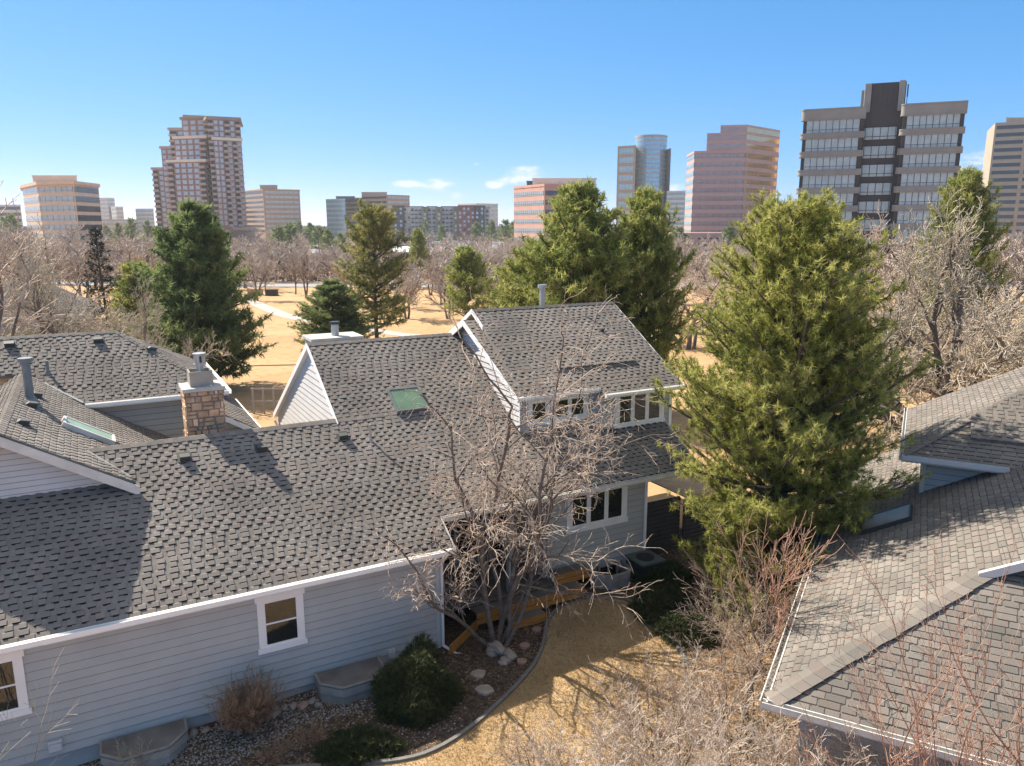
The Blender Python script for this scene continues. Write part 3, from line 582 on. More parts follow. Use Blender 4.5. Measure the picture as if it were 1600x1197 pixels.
# ================================================================== GROUND
def gridsheet(name, xs, ys, zf, mat_, kind='structure'):
    X, Y = np.meshgrid(xs, ys); Z = np.vectorize(zf)(X, Y)
    V = np.stack([X.ravel(), Y.ravel(), Z.ravel()], 1); nx, ny = len(xs), len(ys)
    i = np.arange((nx-1)*(ny-1)); r = i//(nx-1); c = i % (nx-1); a = r*nx+c
    o = link(npmesh(name, V, np.stack([a, a+1, a+nx+1, a+nx], 1), mat_), name); o['kind'] = kind; return o
def axis(lo, hi, near_lo, near_hi, st):
    v = list(np.arange(near_lo, near_hi+st, st)); s = st
    x = v[-1]
    while x < hi: s *= 1.35; x += s; v.append(x)
    x = v[0]; s = st; pre = []
    while x > lo: s *= 1.35; x -= s; pre.append(x)
    return np.array(pre[::-1]+v)
def gzf(x, y): return gz(x, y)
gridsheet('ground', axis(-4000, 4000, -60, 60, 1.5), axis(-40, 9000, -6, 80, 1.5), gzf, 'dry_grass')
def yardpoly(pts, off): return [(x, y, yard(x*E[0]+y*E[1])+off) for x, y in pts]
def structure_sheet(name, pts, off, mat_, thick=0, zf=None):
    mb = MB(); P_ = yardpoly(pts, off) if zf is None else [(x, y, zf(x, y)+off) for x, y in pts]
    mb.sheet(P_); o = solo(name, mb, mat_, None, None); o['kind'] = 'structure'; return o
def smooth(pts, k=3, closed=False):
    for _ in range(k):
        o = []
        n = len(pts)
        for i in range(n if closed else n-1):
            a, b = np.array(pts[i]), np.array(pts[(i+1) % n]); o += [a*.75+b*.25, a*.25+b*.75]
        pts = o if closed else [np.array(pts[0])]+o+[np.array(pts[-1])]
    return pts
edge_px = [(430,1203),(540,1197),(640,1190),(700,1165),(760,1120),(830,1050),(850,1010),(853,975),(875,947),(930,932),(985,938),(1022,965),(1050,1000),(1075,1040)]
edge = [gp(*p)[:2] for p in edge_px]; edge_s = smooth(edge, 2)
def clipU(pts): return pts
# lawn inside the edging (world xy)
lawn = list(edge_s)+[gp(1130,1100)[:2], gp(1150,1250)[:2], gp(1100,1500)[:2], gp(500,1500)[:2], gp(250,1260)[:2]]
structure_sheet('lawn', lawn, .012, 'yard_lawn')
bed = [W(-5.5,17.6)[:2], W(7.2,17.6)[:2], W(7.4,20.6)[:2], W(14.95,20.6)[:2], W(17.9,20.6)[:2], W(17.5,15.0)[:2], W(15,13.2)[:2]]+list(edge_s)[::-1]+[gp(300,1215)[:2], gp(60,1290)[:2]]
structure_sheet('planting_bed', bed, .008, 'mulch')
# edging strip
def strip(mb, pts, w, z0, z1, zf=lambda x, y: gz(x, y)):
    pts = [np.array(p) for p in pts]; L_, R_ = [], []
    for i, p in enumerate(pts):
        d = pts[min(i+1, len(pts)-1)]-pts[max(i-1, 0)]; d = d/np.linalg.norm(d); nn = np.array([-d[1], d[0]]); L_.append(p+nn*w/2); R_.append(p-nn*w/2)
    for i in range(len(pts)-1):
        q = [R_[i], L_[i], L_[i+1], R_[i+1]]; q = [(a[0], a[1], zf(*pts[i if k in (0,1) else i+1])) for k, a in enumerate(q)]
        mb.hexa([(x, y, z+z0) for x, y, z in q]+[(x, y, z+z1) for x, y, z in q])
    return mb
mb = strip(MB(), edge_s, .09, -.05, .075, lambda x, y: yard(x*E[0]+y*E[1])); solo('lawn_edging', mb, 'edging', 'curved dark edging strip between the brown lawn and the planting bed', 'lawn edging', (3, 17, -.3))
# near grass blades and litter
def inpoly(x, y, poly):
    c = np.zeros(len(x), bool); n = len(poly)
    for i in range(n):
        x0, y0 = poly[i]; x1, y1 = poly[(i+1) % n]
        k = ((y0 > y) != (y1 > y)) & (x < (x1-x0)*(y-y0)/(y1-y0+1e-12)+x0); c ^= k
    return c
def blades(name, poly, n, h, w, mat_, seed, label, cat, flat=False, kind='stuff'):
    r = np.random.RandomState(seed); P_ = np.array(poly)
    x = r.uniform(P_[:,0].min(), P_[:,0].max(), n*3); y = r.uniform(P_[:,1].min(), P_[:,1].max(), n*3); k = inpoly(x, y, poly); x, y = x[k][:n], y[k][:n]; n = len(x)
    u = np.clip(x*E[0]+y*E[1], -6, 18); z = -.5+.045*u+.012
    a = r.uniform(0, 6.283, n); hh = h*r.uniform(.4, 1.2, n); ww = w*r.uniform(.6, 1.3, n); lean = r.uniform(.2, 1.3, n)*(3 if flat else 1); b = r.uniform(0, 6.283, n)
    p0 = np.stack([x-ww*np.cos(a), y-ww*np.sin(a), z], 1); p1 = np.stack([x+ww*np.cos(a), y+ww*np.sin(a), z], 1)
    p2 = np.stack([x+lean*hh*np.cos(b), y+lean*hh*np.sin(b), z+(hh*.35 if flat else hh)], 1)
    V = np.concatenate([p0, p1, p2]); i = np.arange(n); t = r.uniform(0, 1, n)*.6+.4*(.5+.5*np.sin(x*2.1+np.sin(y*1.7)*2)); t = np.clip(t, 0, 1)
    o = link(npmesh(name, V, np.stack([i, i+n, i+2*n], 1), mat_, np.concatenate([t]*3)), name); return setp(o, label, cat, None, kind)
blades('lawn_grass', lawn, 90000, .05, .006, 'grass_blade', 1, 'short dormant brown grass of the small curved lawn', 'grass')
lit = [gp(*p)[:2] for p in [(1070,930),(1290,800),(1210,1090),(1260,1200),(1180,1300),(1080,1300),(1020,1100),(1075,1020)]]
blades('leaf_litter', lit, 26000, .05, .016, 'leaf_litter', 2, 'tan dry leaves and long grass under the thin tree beside the neighbour roof', 'leaves', True)
blades('bed_litter', bed, 16000, .035, .012, 'leaf_litter', 3, 'dead leaves scattered on the dark planting bed', 'leaves', True)
def blob(mb, c, r, seed, sub=1, flat=.7, mi=0):
    rg = np.random.RandomState(seed); t = (1+5**.5)/2
    v = np.array([(-1,t,0),(1,t,0),(-1,-t,0),(1,-t,0),(0,-1,t),(0,1,t),(0,-1,-t),(0,1,-t),(t,0,-1),(t,0,1),(-t,0,-1),(-t,0,1)], float); v /= np.linalg.norm(v[0])
    f = [(0,11,5),(0,5,1),(0,1,7),(0,7,10),(0,10,11),(1,5,9),(5,11,4),(11,10,2),(10,7,6),(7,1,8),(3,9,4),(3,4,2),(3,2,6),(3,6,8),(3,8,9),(4,9,5),(2,4,11),(6,2,10),(8,6,7),(9,8,1)]
    for _ in range(sub):
        cache = {}; v = list(v); nf = []
        def mid(a, b):
            k = (min(a,b), max(a,b))
            if k not in cache: m = (v[a]+v[b])/2; v.append(m/np.linalg.norm(m)); cache[k] = len(v)-1
            return cache[k]
        for a, b, c_ in f:
            x, y, z = mid(a,b), mid(b,c_), mid(c_,a); nf += [(a,x,z),(b,y,x),(c_,z,y),(x,y,z)]
        f = nf; v = np.array(v)
    ph = rg.uniform(0, 6.28, (4, 3)); fr = rg.uniform(1.2, 3.2, (4, 3)); d = np.ones(len(v))
    for k in range(4): d += .085*np.sin(v@fr[k]+ph[k].sum())+.05*np.sin((v*fr[k]*2.3).sum(1)+ph[k,0])
    st = rg.uniform(.75, 1.2, 3)*np.array([1, 1, flat])
    v = v*d[:,None]*st*r
    mb.add([(c[0]+a, c[1]+b, c[2]+z) for a, b, z in v], f, mi); return mb
# pebbles near the wall
rg = random.Random(12); mb = MB(); oct_ = [(0,2,4),(2,1,4),(1,3,4),(3,0,4)]
cnt = 0
while cnt < 6500:
    u, w = rg.uniform(-2.5, 6.9), rg.uniform(14.2, 17.4)
    if w < 15.9-.0*u-.25*math.sin(u*1.3) and rg.random() < .8: continue
    r = rg.uniform(.012, .034); p = W(u, w); z = yard(u)+.012
    a = rg.uniform(0, 3); ca, sa = math.cos(a)*r, math.sin(a)*r
    mb.add([(p[0]+ca,p[1]+sa,z),(p[0]-ca,p[1]-sa,z),(p[0]-sa,p[1]+ca,z),(p[0]+sa,p[1]-ca,z),(p[0],p[1],z+r*.9)], oct_); cnt += 1
solo('gravel', mb, 'pebble', 'grey river gravel along the foot of the long wall', 'gravel', (0,0,0), kind='stuff')
# foundation cobbles: each its own stone
cob = []
def rock(name, c, r, seed, mat_, label, cat, group=None, flat=.7, sub=2):
    mb = MB(); blob(mb, (0,0,0), r, seed, sub, flat)
    o = solo(name, mb, mat_, label, cat, (0,0,0), 0, group, smooth=False); o.location = (c[0], c[1], c[2]); return o
k = 0
for px, py in [(285,1157),(302,1148),(322,1143),(415,1122),(430,1116),(445,1108),(459,1105),(473,1106),(488,1098),(497,1104),(598,1082),(610,1074),(618,1068),(380,1143)]:
    p = gp(px, py); k += 1
    rock('cobble', (p[0], p[1], gz(p[0], p[1])+.04), .09+.02*(k % 3), 100+k, 'rock' if k % 4 else 'rock_red', 'rounded cobble in the row at the foot of the long grey wall', 'stone', 'cobbles along the foundation', .75, 1)
for i, (px, py, r, m_, lb) in enumerate([(775,1020,.26,'rock','large pale boulder at the foot of the bare tree'),(795,1030,.22,'rock','brownish boulder touching the right side of the large pale one'),(787,1036,.15,'rock','small boulder in front of the two larger ones at the tree'),(905,922,.16,'rock','small grey boulder at the end of the orange steps')]):
    p = gp(px, py); rock('boulder', (p[0], p[1], gz(p[0], p[1])+r*.3), r, 40+i, m_, lb, 'boulder', None, .75)
def flag(px, py, r, seed, m_, lb):
    p = gp(px, py); rg = random.Random(seed); n = 7; ph = rg.uniform(0, 6)
    pts = [(p[0]+r*rg.uniform(.75,1.15)*math.cos(ph+6.283*i/n), p[1]+r*rg.uniform(.6,.95)*math.sin(ph+6.283*i/n)) for i in range(n)]
    z = gz(p[0], p[1]); mb = MB(); mb.prism([(x, y, z) for x, y in pts], (0,0,.06)); solo('stepping_stone', mb, m_, lb, 'stepping stone', (p[0], p[1], z), 0, 'stepping stones in the beds')
flag(748,1055,.22,1,'flagstone','flat tan stepping stone nearest the rounded evergreen shrub, upper of two')
flag(757,1080,.25,2,'flagstone','flat tan stepping stone nearest the rounded evergreen shrub, lower of two')
flag(815,1035,.16,3,'rock_red','narrow reddish stepping stone by the lawn edging')
flag(820,1010,.17,4,'rock_red','reddish flat stone up from the narrow one by the lawn edging')
flag(838,985,.15,5,'rock_red','small reddish flat stone halfway up the curve of the edging')
flag(850,948,.2,6,'flagstone','grey flat stone beside the lowest orange step')
flag(962,925,.15,7,'flagstone','square paver nearest the lawn in front of the air conditioner')
flag(972,912,.13,8,'rock_red','middle paver in front of the air conditioner')
flag(985,905,.12,9,'flagstone','paver closest to the air conditioner')
# window wells
def well(u0, u1, w1, d, z0, z1, lab, cover=True):
    t = thing('window_well', lab, 'window well', ((u0+u1)/2, w1-d/2, z0), PHI)
    out = [(u0, w1), (u0, w1-d*.55), (u0+d*.45, w1-d), (u1-d*.45, w1-d), (u1, w1-d*.55), (u1, w1)]
    k = .09; inn = [(u0+k, w1), (u0+k, w1-d*.55+.03), (u0+d*.45+.03, w1-d+k), (u1-d*.45-.03, w1-d+k), (u1-k, w1-d*.55+.03), (u1-k, w1)]
    mb = MB()
    for (za, zb, g) in ((z0-.3, z0+(z1-z0)*.55, -.02), (z0+(z1-z0)*.55, z1, .02)):
        for i in range(5):
            a, b, c_, d_ = out[i], out[i+1], inn[i+1], inn[i]
            cx_, cy_ = (u0+u1)/2, w1
            s = lambda p: (cx_+(p[0]-cx_)*(1+g), cy_+(p[1]-cy_)*(1+g))
            a, b = s(a), s(b)
            mb.hexa([(a[0],a[1],za),(b[0],b[1],za),(c_[0],c_[1],za),(d_[0],d_[1],za),(a[0],a[1],zb),(b[0],b[1],zb),(c_[0],c_[1],zb),(d_[0],d_[1],zb)])
    obj('curb', mb, 'concrete', t)
    if cover:
        mb = MB(); mb.prism([(x, y-.004, z1+.004) for x, y in out], (0,0,.035)); obj('cover', mb, 'cover_plate', t)
        mb = MB()
        for i in range(5): mb.beam((*out[i], z1+.055), (*out[i+1], z1+.055), .05, .03)
        obj('cover_rim', mb, 'concrete', t)
    else:
        mb = MB(); mb.box(u0+.4,u1-.3,w1-.1,w1-.02,z0-.1,z1); obj('window', mb, 'window_glass', t)
        mb = MB()
        for a in (u0+.4,(u0+u1)/2+.05,u1-.3): mb.box(a-.03,a+.03,w1-.14,w1-.1,z0-.1,z1+.03)
        mb.box(u0+.4,u1-.3,w1-.14,w1-.1,z1-.02,z1+.05); obj('window_frame', mb, 'concrete', t)
well(3.95, 5.55, 17.36, .95, -.3, .12, 'covered octagonal concrete window well left of the rounded evergreen shrub')
well(-.75, .95, 17.36, .9, -.48, -.1, 'covered concrete window well left of the round twiggy shrub')
well(12.7, 14.1, 18.38, .85, .12, .55, 'open concrete window well between the steps and the air conditioner', False)
# air conditioner
t = thing('air_conditioner', 'square grey-green outdoor air conditioner on a pale pad by the wall corner', 'air conditioner', (14.45, 17.75, .1), PHI)
mb = MB(); mb.box(13.95,15.0,17.2,18.3,.03,.13); obj('pad', mb, 'concrete_pale', t)
mb = MB(); mb.box(14.05,14.9,17.3,18.15,.13,.74)
for i in range(17):
    for (a, b) in (('x', 17.285), ('y', 14.035)):
        s = .03+i*.048
        if a == 'x': mb.box(14.05+s, 14.05+s+.018, 17.27, 17.3, .18, .7)
        else: mb.box(14.02, 14.05, 17.3+s, 17.3+s+.018, .18, .7)
obj('casing', mb, 'metal_dark', t)
mb = MB(); mb.box(14.02,14.93,17.27,18.18,.74,.80); obj('top_panel', mb, 'metal_green', t)
mb = MB(); mb.cyl((14.47,17.73,.80),(14.47,17.73,.812),.29,n=28,mi=0)
for i in range(6): mb.beam((14.47,17.73,.822),(14.47+.28*math.cos(i*math.pi/3),17.73+.28*math.sin(i*math.pi/3),.822),.012,.01,1)
mb.cyl((14.47,17.73,.812),(14.47,17.73,.835),.05,n=12,mi=1)
for r in (.12,.2,.28):
    for i in range(20):
        a, b = i*math.pi/10, (i+1)*math.pi/10; mb.beam((14.47+r*math.cos(a),17.73+r*math.sin(a),.83),(14.47+r*math.cos(b),17.73+r*math.sin(b),.83),.008,.008,1)
obj('fan_grille', mb, ['dark_recess','metal_dark'], t)
# deck and steps
t = thing('deck', 'orange-stained wooden deck with steps behind the bare tree', 'deck', (10, 18.5, -.2), PHI)
mb = MB()
for i in range(14): mb.box(7.42, 11.25, 17.97+i*.18, 18.13+i*.18, .51, .545)
obj('decking', mb, 'deck_grey', t)
def tier(u0, u1, w0, w1, z0, z1, nm):
    mb = MB(); n = max(1, int((w1-w0)/.15))
    for i in range(n): mb.box(u0, u1, w0+i*(w1-w0)/n, w0+(i+1)*(w1-w0)/n-.012, z1-.035, z1)
    o = obj(nm, mb, 'deck_grey', t)
    mb = MB(); h = z1-z0; k = 2 if h > .25 else 1
    for i in range(k): mb.box(u0-.01, u1+.01, w0-.04, w0-.002, z0+i*h/k+.012, z0+(i+1)*h/k-.01)
    mb.box(u1+.002, u1+.04, w0-.04, w1, z0+.012, z1-.01)
    obj('riser', mb, 'deck_wood', o)
tier(8.5, 12.0, 17.55, 17.95, .16, .50, 'step'); tier(9.35, 10.45, 17.15, 17.5, -.03, .2, 'step'); tier(11.3, 12.45, 17.95, 18.35, .5, .82, 'bench')
mb = MB(); mb.beam((7.42,16.95,.02),(8.6,17.7,.1),.05,.26); mb.beam((7.42,17.05,-.2),(8.6,17.8,-.14),.05,.2); obj('skirt_board', mb, 'deck_wood', t)
# patio furniture glimpsed in the shade
t = thing('patio_chair', 'dark patio chair in the shade of the recess behind the bare tree', 'chair', (10.6, 19.2, .55), PHI)
mb = MB(); mb.box(10.35,10.85,18.95,19.45,.95,1.0); obj('seat', mb, 'rock_red', t)
mb = MB(); mb.box(10.35,10.85,19.42,19.47,1.0,1.5); obj('backrest', mb, 'rock_red', t)
for a in (10.38,10.82):
    for b in (18.98,19.42): mb = MB(); mb.box(a-.02,a+.02,b-.02,b+.02,.55,.95); obj('leg', mb, 'metal_dark', t)
# bench frame beyond the houses
p = hit(420, 645, -.6); t = thing('trellis', 'small weathered wooden trellis frame beside the lit gable wall', 'trellis', (p[0], p[1], -.7), 0)
mb = MB()
for a in (-1.0, -.35, .3, .95): mb.box(p[0]+a, p[0]+a+.1, p[1], p[1]+.1, -.7, 1.0)
obj('post', mb, 'tan_metal', t)
mb = MB(); mb.box(p[0]-1.05, p[0]+1.1, p[1]-.03, p[1], .9, 1.0); mb.box(p[0]-1.05, p[0]+1.1, p[1]-.03, p[1], .1, .2); obj('rail', mb, 'tan_metal', t)
# side wood landing seen right of the house
t = thing('landing', 'sunlit tan wooden landing between the house corner and the pine', 'landing', (17.3, 17.9, .2), PHI)
mb = MB()
for i in range(16): mb.box(16.75+i*.14, 16.87+i*.14, 18.6, 20.8, 2.1, 2.14)
obj('decking', mb, 'lumber', t)
mb = MB(); mb.box(16.75,19.0,18.55,18.6,1.95,2.14); obj('fascia', mb, 'lumber', t)
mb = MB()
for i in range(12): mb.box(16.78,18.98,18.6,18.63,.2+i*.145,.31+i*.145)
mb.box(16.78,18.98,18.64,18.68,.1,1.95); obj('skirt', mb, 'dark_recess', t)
# ---------------- roads, path and distant car park
flat = lambda x, y: -1.0
def band(name, pts, off, mat_):
    mb = MB(); mb.sheet([(x, y, -1.0+off) for x, y in pts]); return setp(solo(name, mb, mat_, None, None), kind='structure')
def strip_sheet(name, pts, w, off, mat_, zf=gz):
    mb = MB(); pts = [np.array(p) for p in pts]; L_, R_ = [], []
    for i, p in enumerate(pts):
        d = pts[min(i+1, len(pts)-1)]-pts[max(i-1, 0)]; d = d/np.linalg.norm(d); nn = np.array([-d[1], d[0]])
        L_.append((*(p+nn*w/2), zf(*p)+off)); R_.append((*(p-nn*w/2), zf(*p)+off))
    n = len(pts); mb.add(L_+R_, [(i, i+1, n+i+1, n+i) for i in range(n-1)]); return setp(solo(name, mb, mat_, None, None), kind='structure')
path = smooth([hit(*p)[:2] for p in [(330,470),(385,468),(420,483),(455,497),(520,505),(600,520),(700,530),(900,560)]], 2)
strip_sheet('path', path, 2.2, .02, 'path')
path2 = smooth([hit(*p)[:2] for p in [(300,590),(380,572),(430,571),(470,570)]], 2); strip_sheet('path', path2, .5, .02, 'mulch')
ry = hit(450, 447)[1]
strip_sheet('road', [(-400, ry+70), (-180, ry+16), (-60, ry+2), (0, ry), (120, ry+4), (400, ry+30)], 8.5, .03, 'asphalt')
strip_sheet('road', [(-400, ry+87), (-180, ry+31), (-60, ry+15), (0, ry+13), (120, ry+17), (400, ry+43)], 8.5, .03, 'asphalt')
for o_, w_ in ((-4.6, .3), (4.6, .3)):
    mb = strip(MB(), [(-180, ry+16+o_), (-60, ry+2+o_), (0, ry+o_), (120, ry+4+o_)], .3, -.1, .14, flat); setp(solo('kerb', mb, 'kerb', None, None), kind='structure')
band('parking_lot', [(-120, 300), (260, 300), (260, 610), (-120, 610)], .03, 'asphalt_lot')
# utility boxes by the road
for px, py, m_, lb in ((425,462,'metal_dark','dark green utility cabinet on the golden grass, right of the small bare tree'),(401,461,'rock_red','brown utility cabinet at the roadside, left of the small bare tree')):
    p = hit(px, py); mb = MB(); mb.box(-1.0,1.0,-.5,.5,0,1.0); mb.box(-1.05,1.05,-.55,.55,1.0,1.08); mb.box(-.03,.03,-.52,-.5,.1,.95); mb.box(-1.1,1.1,-.6,.6,0,.08)
    o = solo('utility_cabinet', mb, m_, lb, 'utility cabinet'); o.location = (p[0], p[1], -1.0)
# white-roofed shelter
p = hit(612, 418); t = thing('pavilion', 'low pavilion with a pale roof among the bare trees beyond the field', 'pavilion', (p[0], p[1], -1.0))
x, y = p[0], p[1]
mb = MB(); mb.prism([(x-5,y-4,3.3),(x+5.5,y-4,3.3),(x+5.5,y+4,4.6),(x-5,y+4,4.6)], (0,0,.3)); obj('roof', mb, 'white_paint', t)
mb = MB(); mb.box(x-4.5,x+5,y-3,y+3.5,-1,3.2); obj('wall', mb, 'siding', t)
mb = MB()
for i in range(4): mb.box(x-4+i*2.3,x-2.5+i*2.3,y-3.06,y-3.0,0,2.2)
obj('opening', mb, 'window_glass', t)
# ---------------- parked cars (one modelled, copied)
for i, c_ in enumerate([(.75,.75,.75),(.45,.46,.47),(.12,.125,.13),(.03,.03,.035),(.10,.16,.30),(.30,.05,.04)]): mat('car%d' % i, c_, .3, .3, var=.03)
mat('tyre', (.02,.02,.02), .9)
def make_car(ci):
    t = thing('parked_car', '', 'car', (0,0,0))
    prof = [(-2.2,.35),(-2.25,.75),(-1.9,.95),(-1.35,.98),(-.75,1.42),(.75,1.45),(1.55,1.0),(2.15,.9),(2.25,.6),(2.2,.35)]
    mb = MB(); mb.prism([(x,-.85,z) for x, z in prof], (0,1.7,0)); obj('body', mb, 'car%d' % ci, t)
    mb = MB(); mb.prism([(x,-.87,z) for x, z in [(-1.2,1.0),(-.72,1.36),(.7,1.38),(1.35,1.02)]], (0,1.74,0)); mb.prism([(-1.4,-.7,1.0),(-1.4,.7,1.0),(-.8,.62,1.42),(-.8,-.62,1.42)], (-.03,0,.02)); obj('window', mb, 'window_glass', t)
    for x in (-1.4,1.4):
        for y in (-.88,.68): mb = MB(); mb.cyl((x,y,.33),(x,y+.2,.33),.33,n=12); obj('wheel', mb, 'tyre', t)
    return t
cars = [make_car(i) for i in range(6)]; used = [False]*6; cname = ['white','silver','grey','black','blue','red']
def copy_tree(o, parent=None):
    c = o.copy(); C.objects.link(c); c.parent = parent
    for ch in list(o.children): copy_tree(ch, c)
    return c
rg = random.Random(77); ncar = 0
rows = [(352,5),(372,8),(395,10),(420,12),(445,12),(470,14),(500,15),(530,15),(565,16)]
for y, n in rows:
    for i in range(n):
        px = rg.uniform(585, 780) if rg.random() < .65 else rg.uniform(560, 1140); x, _ = col(px, y)
        if rg.random() < .12: continue
        x = round(x/3.0)*3.0; key = (x, y)
        if key in used: continue
        used.append(key); ci = rg.choice([0,0,0,1,1,2,3,4,5]); 
        if not used[ci]: used[ci] = True; c = cars[ci]
        else: c = copy_tree(cars[ci])
        c.location = (x, y+rg.uniform(-.4,.4), -.96); c.rotation_euler = (0,0,math.pi/2+rg.uniform(-.05,.05)); ncar += 1
        c['label'] = '%s car standing in the distant car park beyond the bare trees' % cname[ci]; c['group'] = 'cars in the distant car park'
for i in range(6):
    if not used[i]:
        for ch in list(cars[i].children): bpy.data.objects.remove(ch)
        bpy.data.objects.remove(cars[i])
# ================================================================== TREES
class Seg:
    def __init__(s): s.p = []; s.q = []; s.r = []; s.R = []; s.t = []
    def add(s, p, q, r0, r1, t): s.p.append(p); s.q.append(q); s.r.append(r0); s.R.append(r1); s.t.append(t)
def tubes(sg, name, mat_, k=3, minr=.0):
    if not sg.p: return None
    P0 = np.array(sg.p); P1 = np.array(sg.q); r0 = np.maximum(np.array(sg.r), minr)[:,None,None]; r1 = np.maximum(np.array(sg.R), minr)[:,None,None]; n = len(P0)
    d = P1-P0; d /= (np.linalg.norm(d, axis=1)[:,None]+1e-9)
    ref = np.where(np.abs(d[:,2:3]) < .9, np.array([[0,0,1.]]), np.array([[1.,0,0]])); a = np.cross(d, ref); a /= np.linalg.norm(a, axis=1)[:,None]; b = np.cross(d, a)
    th = np.arange(k)*2*np.pi/k; off = a[:,None,:]*np.cos(th)[None,:,None]+b[:,None,:]*np.sin(th)[None,:,None]
    V = np.concatenate([P0[:,None,:]+off*r0, P1[:,None,:]+off*r1], 1).reshape(-1, 3)
    base = (np.arange(n)*2*k)[:,None]; i = np.arange(k)[None,:]; j = (i+1) % k
    Fc = np.stack([base+i, base+j, base+k+j, base+k+i], 2).reshape(-1, 4)
    t = np.repeat(np.array(sg.t), 2*k)
    return npmesh(name, V, Fc, mat_, t)
def height(ms):
    h = 0
    for m in ms:
        if m: c_ = np.empty(len(m.vertices)*3, np.float32); m.vertices.foreach_get('co', c_); h = max(h, float(c_[2::3].max()))
    return h
def nrm(v): return v/(np.linalg.norm(v)+1e-9)
def grow(tr, tw, p, d, L_, r, lvl, maxl, rg, nch, curl, up, ratio, nseg=6, thr=.02, tb=0., taper=.55, start=.25, spread=1.0, cr=.5):
    """wiggly tapering branch with children; thick parts go to tr, thin to tw"""
    pts = [p]; dirs = []; r_ = r; st = L_/nseg
    for i in range(nseg):
        d = nrm(d+rg.randn(3)*curl+np.array([0,0,up[min(lvl, len(up)-1)]])); q = p+d*st; r2 = r*(1-(1-taper)*(i+1)/nseg)
        if lvl == maxl: r2 = r*(1-.75*(i+1)/nseg)
        tone = min(1, max(0, rg.uniform(0,1)*.5+.5*lvl/maxl+tb))
        (tr if r_ > thr else tw).add(p, q, r_, r2, tone); p = q; r_ = r2; pts.append(p); dirs.append(d)
    if lvl < maxl:
        n = nch[min(lvl, len(nch)-1)]; n = max(1, int(round(n*rg.uniform(.8,1.2))))
        for k in range(n):
            s = start+(1-start)*(k+rg.uniform(.2,.9))/n; i = min(nseg-1, int(s*nseg)); f = s*nseg-i; bp = pts[i]*(1-f)+pts[i+1]*f
            ax = nrm(np.cross(dirs[i], rg.randn(3))); a = rg.uniform(.45,1.05)*spread; cd = nrm(dirs[i]*math.cos(a)+ax*math.sin(a))
            grow(tr, tw, bp, cd, L_*ratio[min(lvl, len(ratio)-1)]*rg.uniform(.6,1.15)*(1.15-.5*s), max(.0022, r*(1-(1-taper)*s)*cr), lvl+1, maxl, rg, nch, curl, up, ratio, max(3, nseg-1), thr, tb, taper, .2, spread)
        # continuation twigs at the tip
        if lvl < maxl: grow(tr, tw, p, nrm(d+rg.randn(3)*.2), L_*.45, r_*.8, lvl+1, maxl, rg, nch, curl, up, ratio, max(3, nseg-1), thr, tb, taper, .2, spread)
def bare(name, stems, seed, maxl, nch, curl, up, ratio, twig, bark='bark_grey', thr=.02, minr=.003, nseg=7, spread=1., tb=0., start=.25, kt=6):
    rg = np.random.RandomState(seed); tr, tw = Seg(), Seg()
    for (p, d, L_, r) in stems: grow(tr, tw, np.array(p, float), nrm(np.array(d, float)), L_, r, 0, maxl, rg, nch, curl, up, ratio, nseg, thr, tb, start=start, spread=spread)
    print(name, len(tr.p), len(tw.p))
    return tubes(tr, name+'_trunk', bark, kt), tubes(tw, name+'_crown', twig, 3, minr)
def place(meshes, label, cat, x, y, z=None, rz=0., sc=1., group=None, name='bare_tree', parts=('trunk','crown')):
    t = bpy.data.objects.new(name, None); C.objects.link(t); t.location = (x, y, gz(x, y) if z is None else z); t.rotation_euler = (0,0,rz); t.scale = (sc,)*3 if not isinstance(sc, tuple) else sc
    for me, nm in zip(meshes, parts):
        if me: o = bpy.data.objects.new(nm, me); C.objects.link(o); o.parent = t
    return setp(t, label, cat, group)
def needles(name, P_, D_, S_, T_, K, wid, mat_, seed, fwd=.5, cone=.85):
    """tufts of needles: P_ positions, D_ directions, S_ needle length, T_ tint"""
    rg = np.random.RandomState(seed); n = len(P_)
    Pn = np.repeat(P_, K, 0); Dn = np.repeat(D_, K, 0); S = np.repeat(S_, K)*rg.uniform(.7,1.15,n*K); T = np.clip(np.repeat(T_, K)+rg.uniform(-.13,.13,n*K), 0, 1)
    v = rg.randn(n*K, 3); v /= np.linalg.norm(v, axis=1)[:,None]; d = Dn*fwd+v*cone; d /= np.linalg.norm(d, axis=1)[:,None]
    side = np.cross(d, rg.randn(n*K, 3)); side /= np.linalg.norm(side, axis=1)[:,None]
    back = Pn-Dn*(S*rg.uniform(-.35,.45,n*K))[:,None]
    w = (S*wid)[:,None]
    V = np.concatenate([back-side*w, back+side*w, back+d*S[:,None]]); i = np.arange(n*K); N_ = n*K
    return npmesh(name, V, np.stack([i, i+N_, i+2*N_], 1), mat_, np.concatenate([T*.75, T*.75, T]))
